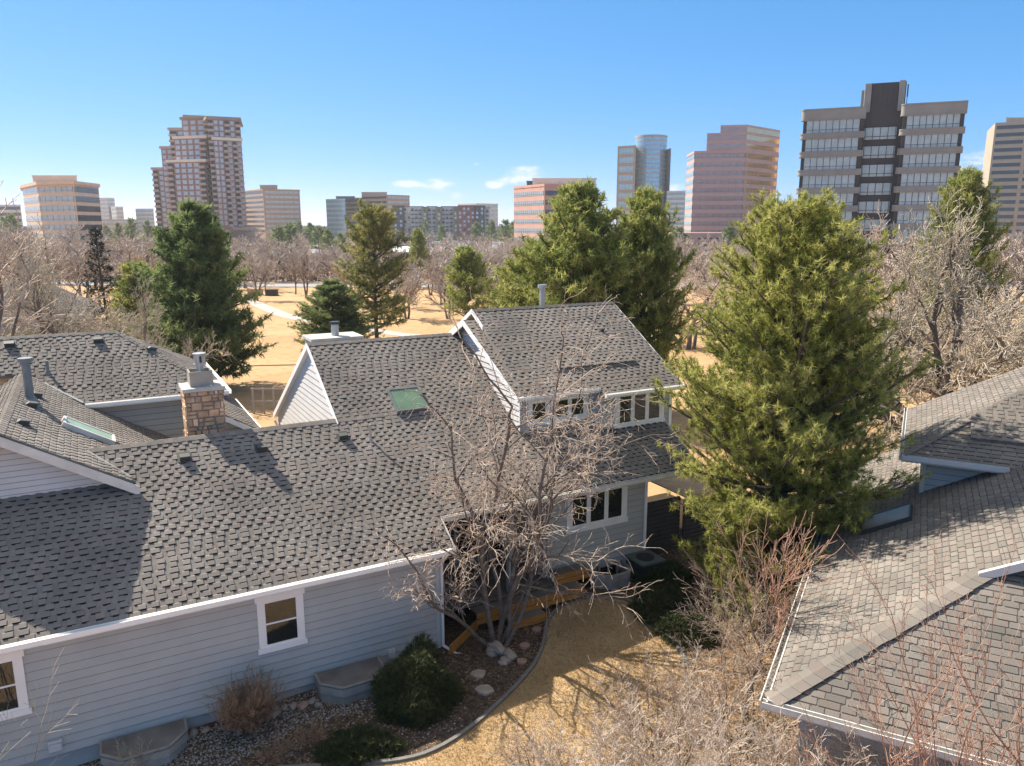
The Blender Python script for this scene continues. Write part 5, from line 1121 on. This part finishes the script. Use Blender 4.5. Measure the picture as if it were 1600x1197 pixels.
# grey ribbed office block at right: two wings and a dark glazed core
d0 = 180.; ang_ = rad(112.7); dx, dy = math.sin(ang_), math.cos(ang_)
def along(px, d, L_): x, y = col(px, d); return x+dx*L_, y+dy*L_
def colpx(x, y): return 800+F*x/(y*math.cos(TH)), y
zt = topz(170, d0)
A0 = col(1240, d0); t = thing('office_building', 'large grey office block with two ribbed wings either side of a dark glazed core', 'building', (A0[0]+18, A0[1]-6, -1.2))
nn = np.array([-dy, dx])*-1; nn = np.array([dy, -dx]); 
if nn[1] > 0: nn = -nn
def wing(s0, s1, back, top, wallm, nmw):
    mb = MB(); pq = lambda s, h: (A0[0]+dx*s+nn[0]*h, A0[1]+dy*s+nn[1]*h)
    def bx(mb, a, b, z0, z1, h0, h1, mi=0): mb.hexa([(*pq(a,h1),z0),(*pq(b,h1),z0),(*pq(b,h0),z0),(*pq(a,h0),z0),(*pq(a,h1),z1),(*pq(b,h1),z1),(*pq(b,h0),z1),(*pq(a,h0),z1)], mi)
    bx(mb, s0+.5, s1-.3, -1.2, top-.2, -22, -back-.5)
    return mb, bx, pq
zt = topz(168, d0-3)
for (s0, s1, bk, lab) in ((0, 13.2, .0, 0), (20.0, 32.3, -.6, 1)):
    mb, bx, pq = wing(s0, s1, bk, zt, 'precast_grey', 'wall'); obj('wall', mb, 'precast_dark', t)
    fl = 3.95
    for i in range(9):
        z1 = zt-i*fl-(2.6 if i else 0)+ (0 if i else 0); 
        zc1 = zt if i == 0 else zt-2.55-i*fl+1.35; zc0 = zt-2.55 if i == 0 else zc1-1.35
        mb = MB(); n = 7; R_ = .9                     # spandrel with rounded left end
        prof = [pq(s1, -bk), pq(s1, -bk-1.2)]+[pq(s0+1.2, -bk-1.2)]+[pq(s0+R_-R_*math.sin(j*math.pi/2/n), -bk-R_+R_*math.cos(j*math.pi/2/n)) for j in range(n, -1, -1)]
        mb.prism([(x, y, zc0) for x, y in prof], (0,0,zc1-zc0)); 
        prof2 = [(x+nn[0]*.12-dx*.06, y+nn[1]*.12-dy*.06) for x, y in prof]
        mb.prism([(x, y, zc1-.28) for x, y in prof2], (0,0,.24)); mb.prism([(x, y, zc0+.1) for x, y in prof2], (0,0,.2))
        obj('spandrel', mb, 'precast_grey', t)
        zb1 = zc0; zb0 = zc0-(fl-1.35)
        mb = MB(); bx(mb, s0+1.2, s1-1.1, zb0, zb1, -bk-.5, -bk-.28, 0)
        for j in range(9): s = s0+1.2+(s1-s0-2.3)*j/8; bx(mb, s-.05, s+.05, zb0, zb1, -bk-.4, -bk-.2, 1)
        bx(mb, s0+1.2, s1-1.1, zb0+.62, zb0+.7, -bk-.4, -bk-.21, 1)
        obj('window_band', mb, ['glass_pale','mullion'], t)
mb, bx, pq = wing(12.2, 21.0, 2.2, zt+5.2, '', ''); obj('wall', mb, 'precast_dark', t)
for i in range(9):
    zc0 = zt-4.3-i*3.95; mb = MB(); bx(mb, 13.2, 19.6, zc0-2.5, zc0, -2.6, -2.3, 0)
    for j in range(5): s = 13.4+6.0*j/4; bx(mb, s-.06, s+.06, zc0-2.5, zc0, -2.5, -2.2, 1)
    bx(mb, 13.2, 19.6, zc0-1.95, zc0-1.85, -2.5, -2.2, 1); obj('window_band', mb, ['glass_pale','mullion'], t)
mb = MB(); bx(mb, 12.6, 13.9, zt-1, zt+4.9, -7.5, -2.2); bx(mb, 19.3, 20.5, zt-1, zt+5.2, -7.5, -2.2); bx(mb, 12.0, 20.5, zt-1, zt+4.4, -8.5, -7.5); obj('penthouse', mb, 'precast_grey', t)
mb = MB()
for j in range(6): s = 14.2+4.9*j/5; bx(mb, s-.05, s+.05, zt-.6, zt+4.9, -2.7, -2.5)
obj('louvre', mb, 'mullion', t)
mb = MB(); mb.cyl((*pq(21.1,-4),zt-.1),(*pq(21.1,-4),zt+4.6),.06,n=6); mb.box(pq(21.1,-4)[0]-.1,pq(21.1,-4)[0]+.1,pq(21.1,-4)[1]-.1,pq(21.1,-4)[1]+.1,zt+2,zt+4.6); obj('antenna', mb, 'mullion', t)
# pink granite tower, golden reflection coloured into its side glass
t, wl, pts, dv = tower('stepped pink granite tower with a mirror-glass side painted with a golden reflection', [(1069,402),(1080,380),(1158,376),(1209,398)], topz(282-46, 378), 45, 3.93, 'granite_pink', 'glass_pink', .55, 1.2, 3.2, bandmats={0:'glass_teal', 2:'glass_gold_reflection'}, ns=.2)
# upper steps
for j, (c_, ty) in enumerate((([(1098,379.5),(1158,376),(1209,398)], 207.5), ([(1118,378.5),(1158,376),(1209,398)], 195.5))):
    pp = [np.array(col(px, d)) for px, d in c_]; z0 = topz(236, 378); z1 = topz(ty, 378)
    o = pp+[p_+dv for p_ in pp[::-1]]
    o = [(x+dv[0]*0, y) for x, y in o]; mb = MB(); mb.prism([(x, y, z0+.2 if j == 0 else topz(207.5,378)+.01) for x, y in o], (0,0,z1-(z0+.2 if j == 0 else topz(207.5,378)+.01))); obj('upper_storey', mb, 'granite_pink', t)
    zz0 = z0 if j == 0 else topz(207.5, 378); nfl = 2 if j == 0 else 1
    for f_ in range(nfl):
        za = z1-1.0-f_*3.93; zb_ = za-2.2
        if zb_ < zz0: continue
        for si in (0, 1):
            a, b = pp[si], pp[si+1]; L_ = np.linalg.norm(b-a); d = (b-a)/L_; n2 = np.array([d[1], -d[0]]); mb = MB()
            q = lambda s, z, h: (a[0]+d[0]*s+n2[0]*h, a[1]+d[1]*s+n2[1]*h, z)
            mb.hexa([q(.3,zb_,.1),q(L_-.3,zb_,.1),q(L_-.3,zb_,-.1),q(.3,zb_,-.1),q(.3,za,.1),q(L_-.3,za,.1),q(L_-.3,za,-.1),q(.3,za,-.1)]); obj('window_band', mb, ['glass_pink','glass_gold_reflection'][si], t)
mb = MB(); a = col(1045, 330); b = col(1150, 326); mb.box(a[0], b[0], 326, 350, -1.2, topz(364, 326)); g = solo('parking_garage', mb, 'granite_pink', 'low pink parking garage in front of the stepped pink tower', 'parking garage', (a[0], 330, -1.2))
mb = MB()
for i in range(11): x = a[0]+1.5+i*2.5; mb.box(x, x+1.2, 325.9, 325.98, topz(374, 326), topz(371.5, 326)); mb.box(x, x+1.9, 325.9, 325.98, topz(386, 326), topz(381, 326))
obj('opening', mb, 'charcoal', g)
# tan tower at the right edge
tower('tan stone tower cut by the right edge of the picture', [(1525,470),(1536,432),(1585,425),(1660,420)], topz(192, 432), 40, 3.9, 'stone_tan', 'glass_dark', .48, 1.6, 1.8, ns=.8, skipseg=(0,), parapet=False)[0]
t_ = [o for o in C.objects if o.name.startswith('office_building')][-1]; penthouse(t_, 1552, 1680, 434, topz(192,432), topz(184,432), 25, 'stone_tan')
# blue glass cylinder tower
t, *_ = tower('distant office tower with a blue glass cylinder beside a grey stone slab', [(962,705),(990,695)], topz(228, 700), 25, 7.6, 'stone_tan_dark', 'glass_teal', .62, 2.0, 4., ns=1.5, zbase=-1.2)
cx_, cy_ = col(1013, 715); zt2 = topz(213.5, 715); mb = MB(); R_ = 24.*715/1200*.98
n = 28; ring_ = lambda z, r: [(cx_+r*math.cos(2*math.pi*i/n), cy_+r*math.sin(2*math.pi*i/n), z) for i in range(n)]
mb.prism(ring_(-1.2, R_), (0,0,zt2+1.2)); cyl_ = obj('glass_cylinder', mb, 'glass_blue', t)
mb = MB(); z = zt2-1
while z > 0: mb.prism(ring_(z, R_+.12), (0,0,.55)); z -= 3.9
mb.prism(ring_(zt2-1.5, R_+.2), (0,0,1.8)); obj('floor_line', mb, 'stone_tan_dark', cyl_)
mb = MB(); a = col(1037, 712); mb.box(a[0], a[0]+1.6, 700, 722, -1.2, topz(234, 712)); obj('fin', mb, 'charcoal', t)
# pink-banded office in the middle
t, *_ = tower('pink banded office block with a cream penthouse left of the green pines', [(803,352),(850,328),(915,338)], topz(288, 330), 30, 3.85, 'brick_pink', 'glass_dark', .5, 2.6, 1.7, bandmats={0:'glass_window', 1:'glass_dark'}, ns=.5)
penthouse(t, 832, 930, 338, topz(288,330), topz(278,330), 18, 'cream'); penthouse(t, 823, 836, 345, topz(288,330), topz(281,330), 8, 'glass_dark')
# residential tower of stepped brick blocks
t = thing('residential_tower', 'tall stepped reddish-brown brick apartment tower with cream cornices', 'building', (*col(315, 460), -1.2)); allw = []; allb = []
def block(px0, px1, d, top_py, dep, wallm, cols, cornice=None, skew=0., zb=-1.2, balc=(), dark=(), label=None):
    a = np.array(col(px0, d+skew)); b = np.array(col(px1, d)); zt_ = topz(top_py, d); mb = MB(); dv = (a+b)/np.linalg.norm(a+b)*dep
    mb.prism([(*a, zb), (*b, zb), (*(b+dv), zb), (*(a+dv), zb)], (0,0,zt_-zb)); w_ = obj('block', mb, wallm, t)
    L_ = np.linalg.norm(b-a); dd = (b-a)/L_; n2 = np.array([dd[1], -dd[0]]); q = lambda s, z, h: (a[0]+dd[0]*s+n2[0]*h, a[1]+dd[1]*s+n2[1]*h, z)
    def bx(mb, s0, s1, z0, z1, h0, h1, mi=0): mb.hexa([q(s0,z0,h1),q(s1,z0,h1),q(s1,z0,h0),q(s0,z0,h0),q(s0,z1,h1),q(s1,z1,h1),q(s1,z1,h0),q(s0,z1,h0)], mi)
    if cornice: mb = MB(); bx(mb, -.6, L_+.6, zt_-1.3, zt_+.15, -dep*.5, .9); obj('cornice', mb, cornice, w_)
    nf = int((zt_-2.2+1.2-8)/3.1)
    for c_ in range(cols):
        s = L_*(c_+.5)/cols; ww = L_/cols*.62
        for f_ in range(nf):
            z1 = zt_-2.0-f_*3.1
            if c_ in dark:
                mb = MB(); bx(mb, s-ww*.7, s+ww*.7, z1-2.4, z1+.1, -.1, .08); allw.append((1e9-z1, mb, 'dark_recess', w_, 'recess'))
                mb = MB(); bx(mb, s-ww*.8, s+ww*.8, z1-2.75, z1-2.45, 0, 1.5); bx(mb, s-ww*.8, s+ww*.8, z1-2.45, z1-1.5, 1.42, 1.5); allb.append((d-z1, mb, w_))
            else:
                mb = MB(); bx(mb, s-ww/2, s+ww/2, z1-1.9, z1, -.05, .12, 0); bx(mb, s-.09, s+.09, z1-1.9, z1, .1, .2, 1); bx(mb, s-ww/2-.15, s+ww/2+.15, z1-2.05, z1-1.9, 0, .2, 1); bx(mb, s-ww/2-.15, s+ww/2+.15, z1, z1+.2, 0, .2, 1)
                allw.append((d-z1, mb, ['glass_window','cream_dark'], w_, 'window'))
    return w_
mat('cream_dark', (0.435,0.360,0.294), .8, var=.05, scale=.3)
block(246, 272, 478, 262, 20, 'brick_brown', 3, 'balcony', dark=(0,)); block(262, 296, 470, 229, 22, 'brick_maroon', 4, 'balcony', dark=(2,)); block(277, 312, 464, 200, 22, 'brick_brown', 3, 'balcony', dark=(0,))
block(270, 329, 448, 249, 20, 'brick_maroon', 6, 'cream', 6, dark=(0,5)); block(283, 333, 453, 212, 20, 'brick_maroon', 5, 'cream', 5, dark=(4,))
block(297, 343, 458, 182, 26, 'brick_maroon', 4, 'roof_slab', 4, dark=(3,)); block(336, 386, 450, 185, 30, 'brick_maroon', 6, 'roof_slab', -8, dark=(0,3,5)); block(343, 386, 449.2, 217, 4, 'brick_maroon', 6, 'cream', -8, dark=(2,4))
block(330, 390, 446, 356, 20, 'brick_brown', 7, 'cream_dark')
mb = MB(); a = col(296, 452); b = col(388, 448); mb.prism([(a[0], 455, topz(182,455)), (b[0], 447, topz(186.5,447)), (b[0]*1.07, 482, topz(186.5,447)), (a[0]*1.06, 482, topz(182,455))], (0,0,1.0)); obj('roof_slab', mb, 'roof_slab', t)
def flush(lst, nm, cap=100):
    lst.sort(key=lambda e: e[0]); big = {}
    for i, (_, mb, m_, par, kindn) in enumerate(lst):
        if i < cap: obj(nm, mb, m_, par)
        else:
            k = m_ if isinstance(m_, str) else tuple(m_); big.setdefault(k, MB()); o = len(big[k].v); big[k].v += mb.v; big[k].f += [[j+o for j in f] for f in mb.f]; big[k].m += mb.m
    for k, mb in big.items(): obj(nm+'s', mb, k if isinstance(k, str) else list(k), t, kind='stuff')
win = [e for e in allw if e[4] == 'window']; rec = [e for e in allw if e[4] == 'recess']
flush(win, 'window'); big = MB()
for e in rec: o = len(big.v); big.v += e[1].v; big.f += [[j+o for j in f] for f in e[1].f]; big.m += e[1].m
obj('recesses', big, 'dark_recess', t, kind='stuff')
flush([(e[0], e[1], 'balcony', e[2], 'balcony') for e in allb], 'balcony', 60)
# tan banded office right of the residential tower
t, *_ = tower('tan banded office block just right of the tall apartment tower', [(384,690),(414,655),(471,668)], topz(296, 660), 40, 3.95, 'stone_tan_dark', 'glass_dark', .48, 1.4, 4., bandmats={1:'glass_pale'}, ns=1.)
penthouse(t, 410, 437, 668, topz(296,660), topz(289,660), 15, 'stone_tan_dark')
# left office block
t, *_ = tower('peach-topped office block with pale glass front behind the bare trees at the left', [(42,362),(66,334),(122,328),(160,350)], topz(285, 330), 32, 3.9, 'stone_peach', 'glass_pale', .62, 1.6, 3., bandmats={2:'glass_dark'}, ns=.5)
pa, pb = col(36,332), col(163,332); mb = MB(); pp = [np.array(col(*c_)) for c_ in ((38,364),(64,331),(123,325),(163,350))]; cdv = pp[1]/np.linalg.norm(pp[1])*34.; mb.prism([(*p_, topz(285,330)-.9) for p_ in pp+[p_+cdv for p_ in pp[::-1]]], (0,0,1.3)); obj('cornice', mb, 'stone_peach', t)
penthouse(t, 60, 128, 338, topz(285,330), topz(274,332), 18, 'stone_peach')
# small distant blocks
for c_, ty, d_, m_, bm, lb in (([(-12,520),(36,515)], 320, 20, 'grey_pale', 'glass_dark', 'low pale office block at the left edge beyond the bare trees'),
    ([(158,800),(172,790),(183,800)], 309, 20, 'grey_pale', 'glass_pale', 'pale distant tower just right of the peach-topped block, taller of two'),
    ([(176,780),(184,770),(195,775)], 323, 20, 'grey_pale', 'glass_pale', 'pale distant block just right of the peach-topped block, lower of two'),
    ([(214,800),(242,790)], 326, 20, 'grey_pale', 'glass_pale', 'small pale distant block left of the tall apartment tower'),
    ([(150,700),(215,690)], 343, 20, 'stone_tan_dark', 'glass_pale', 'low wide distant building behind the dark spruce'),
    ([(716,720),(745,700),(778,712)], 318, 30, 'grey_pale', 'glass_teal', 'pale office building behind the apartments beside the car park'),
    ([(1040,640),(1072,630)], 298, 20, 'grey_pale', 'glass_teal', 'small pale building partly hidden left of the stepped pink tower'),
    ([(540,700),(572,690)], 309, 25, 'stone_tan_dark', 'glass_dark', 'narrow tan building between the blue glass block and the tan offices')):
    tower(lb, c_, topz(ty, c_[1][1]), d_, 3.9, m_, bm, .5, 1.2, 4., ns=.6)
t, *_ = tower('pale blue glass office block in the distance left of the open pine', [(511,680),(541,668)], topz(311, 672), 25, 3.9, 'glass_teal', 'glass_blue', .6, .8, 3., ns=.4); penthouse(t, 527, 556, 684, topz(311,672), topz(306.5,672), 15, 'charcoal')
t, *_ = tower('tan office block with long window bands behind the apartments', [(567,690),(606,672),(641,690)], topz(305, 680), 35, 3.9, 'stone_tan_dark', 'glass_dark', .45, 1.2, 4., bandmats={1:'glass_pale'}, ns=.8); penthouse(t, 567, 606, 690, topz(305,680), topz(300,680), 15, 'stone_tan_dark')
# mid-rise apartments
t = thing('apartment_building', 'long mid-rise apartment block with olive, cream and maroon sections beyond the car park', 'building', (*col(690, 610), -1.2))
wins = []
for a_, b_, d_, m_, cc, ty in ((614,631,606,'charcoal',2,322),(631,642,612,'cream',2,323),(642,660,608,'grey_pale',3,323),(660,668,604,'olive',1,324),(668,682,608,'grey_pale',2,323),(682,690,604,'olive',1,324),(690,708,608,'grey_pale',3,323),(708,716,604,'olive',1,323),(716,742,602,'maroon_panel',4,322),(742,757,600,'charcoal',2,322),(757,766,604,'grey_pale',1,325)):
    a, b = col(a_, d_), col(b_, d_); zt_ = topz(ty, d_); mb = MB(); mb.box(a[0], b[0], d_, d_+16, -1.2, zt_); w_ = obj('section', mb, m_, t)
    mb = MB(); mb.box(a[0]-.2, b[0]+.2, d_-.3, d_+16, zt_, zt_+.4); obj('parapet', mb, 'charcoal', w_)
    L_ = b[0]-a[0]
    for c_ in range(cc):
        s = a[0]+L_*(c_+.5)/cc
        for f_ in range(6):
            z1 = zt_-1.3-f_*3.1
            if z1 < 1: break
            mb = MB(); mb.box(s-.75, s+.75, d_-.1, d_+.1, z1-1.7, z1); 
            if m_ == 'grey_pale': mb.box(s-1.1, s+1.1, d_-1.2, d_, z1-2.0, z1-1.8, 1); mb.box(s-1.1, s+1.1, d_-1.2, d_-1.12, z1-1.8, z1-1.0, 1)
            wins.append((d_-z1, mb, ['glass_window' if (c_+f_) % 3 else 'glass_dark', 'charcoal'], w_, 'window'))
flush(wins, 'window', 95)
# ================================================================== SKY, SUN, CAMERA
SUNAZ, SUNEL = -55.4, 44.          # direction the light comes from, clockwise from +Y
w = bpy.data.worlds.new('World'); bpy.context.scene.world = w; w.use_nodes = True; nt = w.node_tree; n = nt.nodes; L = nt.links
bg = n['Background']; sky = n.new('ShaderNodeTexSky'); sky.sky_type = 'NISHITA'; sky.sun_disc = False; sky.sun_elevation = rad(SUNEL); sky.sun_rotation = rad(SUNAZ); sky.altitude = 3000; sky.air_density = .7; sky.dust_density = 0.; sky.ozone_density = 5.
tc = n.new('ShaderNodeTexCoord'); sp = n.new('ShaderNodeSeparateXYZ'); L.new(tc.outputs['Generated'], sp.inputs[0])
def mth(op, a, b=None, c=None):
    m = n.new('ShaderNodeMath'); m.operation = op
    for i, v in enumerate((a, b, c)):
        if v is None: continue
        if isinstance(v, (int, float)): m.inputs[i].default_value = v
        else: L.new(v, m.inputs[i])
    return m.outputs[0]
azn = mth('ARCTAN2', sp.outputs['X'], sp.outputs['Y']); eln = mth('ARCSINE', sp.outputs['Z']); acc = None
for px, py, wx, wy, st in ((635,288,22,7,.8),(684,288,26,9,1.),(712,306,22,6,.6),(770,290,17,7,.9),(822,266,26,10,.8),(745,258,7,5,.6),(800,283,24,6,.8),(575,285,14,5,.3),(1048,293,20,6,1.),(1430,265,60,16,.7),(1560,256,70,16,1.),(820,277,45,6,.5)):
    r = ray(px, py); r = r/np.linalg.norm(r); az0 = math.atan2(r[0], r[1]); el0 = math.asin(r[2]); k = math.cos(az0)/F
    e1 = mth('MULTIPLY', mth('SUBTRACT', azn, az0), 1/(wx*k)); e2 = mth('MULTIPLY', mth('SUBTRACT', eln, el0), 1/(wy/F))
    g = mth('MULTIPLY', mth('EXPONENT', mth('MULTIPLY', mth('ADD', mth('MULTIPLY', e1, e1), mth('MULTIPLY', e2, e2)), -1.)), st)
    acc = g if acc is None else mth('ADD', acc, g)
mp_ = n.new('ShaderNodeMapping'); mp_.inputs['Scale'].default_value = (40,40,110); L.new(tc.outputs['Generated'], mp_.inputs['Vector'])
nz = n.new('ShaderNodeTexNoise'); nz.inputs['Scale'].default_value = 1.; nz.inputs['Detail'].default_value = 7; nz.inputs['Roughness'].default_value = .6; L.new(mp_.outputs[0], nz.inputs['Vector'])
dens = mth('MULTIPLY', acc, mth('MULTIPLY', mth('SUBTRACT', nz.outputs['Fac'], .25), 2.6)); mr = n.new('ShaderNodeMapRange'); mr.interpolation_type = 'SMOOTHSTEP'; mr.inputs['From Min'].default_value = .12; mr.inputs['From Max'].default_value = .75; L.new(dens, mr.inputs['Value'])
mx = n.new('ShaderNodeMix'); mx.data_type = 'RGBA'; mx.inputs['B'].default_value = (3.2,3.35,3.5,1); L.new(mth('MULTIPLY', mr.outputs[0], .85), mx.inputs['Factor']); ss = n.new('ShaderNodeSeparateColor'); L.new(sky.outputs[0], ss.inputs[0]); cc = n.new('ShaderNodeCombineColor')
for i_, (g_, k_) in enumerate(((1.05, .84), (.56, .80), (.5, 1.10))):
    L.new(mth('MULTIPLY', mth('POWER', mth('MULTIPLY', ss.outputs[i_], .15), g_), k_/(.15*2**.95/1.02)), cc.inputs[i_])
sky_fill = n.new('ShaderNodeMapRange'); sky_fill.interpolation_type = 'SMOOTHSTEP'; sky_fill.inputs['From Min'].default_value = rad(27); sky_fill.inputs['From Max'].default_value = rad(50); sky_fill.inputs['To Max'].default_value = .85; L.new(eln, sky_fill.inputs['Value'])
vm = n.new('ShaderNodeMix'); vm.data_type = 'RGBA'; k_ = 1/(.15*2**.95); vm.inputs['B'].default_value = (.66*k_, .625*k_, .59*k_, 1); L.new(sky_fill.outputs[0], vm.inputs['Factor']); L.new(cc.outputs[0], vm.inputs['A'])   # pale sky added overhead, out of view, to lift and neutralise the shade
L.new(vm.outputs['Result'], mx.inputs['A'])
L.new(mx.outputs['Result'], bg.inputs['Color']); bg.inputs['Strength'].default_value = .15
sl = bpy.data.lights.new('sun', 'SUN'); sl.energy = 4.8; sl.angle = rad(.53); sl.color = (1,.90,.76); so = bpy.data.objects.new('sun', sl); C.objects.link(so)
a, e = rad(SUNAZ), rad(SUNEL); sv = Vector((math.sin(a)*math.cos(e), math.cos(a)*math.cos(e), math.sin(e))); so.rotation_euler = sv.to_track_quat('Z', 'Y').to_euler(); so.location = (0,0,60)
cam = bpy.data.cameras.new('camera'); co = bpy.data.objects.new('camera', cam); C.objects.link(co); cam.sensor_fit = 'HORIZONTAL'; cam.sensor_width = 36; cam.lens = 36*F/1600; cam.clip_end = 20000
co.location = (0,0,CAMZ); co.rotation_euler = (math.pi/2-TH, 0, 0); bpy.context.scene.camera = co
vs = bpy.context.scene.view_settings; vs.view_transform = 'Standard'; vs.look = 'None'; vs.exposure = 1.05; vs.gamma = 1
bpy.context.scene.cycles.max_bounces = 6
for m_ in [o for o in C.objects if o.type == 'EMPTY' and o.get('label') == '']: print('nolabel', m_.name)

# faint winter haze over the whole city
hm = bpy.data.materials.new('haze'); hm.use_nodes = True; hn = hm.node_tree.nodes; hn.remove(hn['Principled BSDF']); pv = hn.new('ShaderNodeVolumePrincipled'); pv.inputs['Color'].default_value = (.92,.95,1,1); pv.inputs['Density'].default_value = .00016; pv.inputs['Anisotropy'].default_value = .3
hm.node_tree.links.new(pv.outputs[0], hn['Material Output'].inputs['Volume']); M['haze'] = hm
mb = MB(); mb.box(-4100, 4100, -60, 9100, -8, 110); setp(solo('haze', mb, 'haze', 'thin pale haze softening the far office towers', 'haze'), kind='stuff')
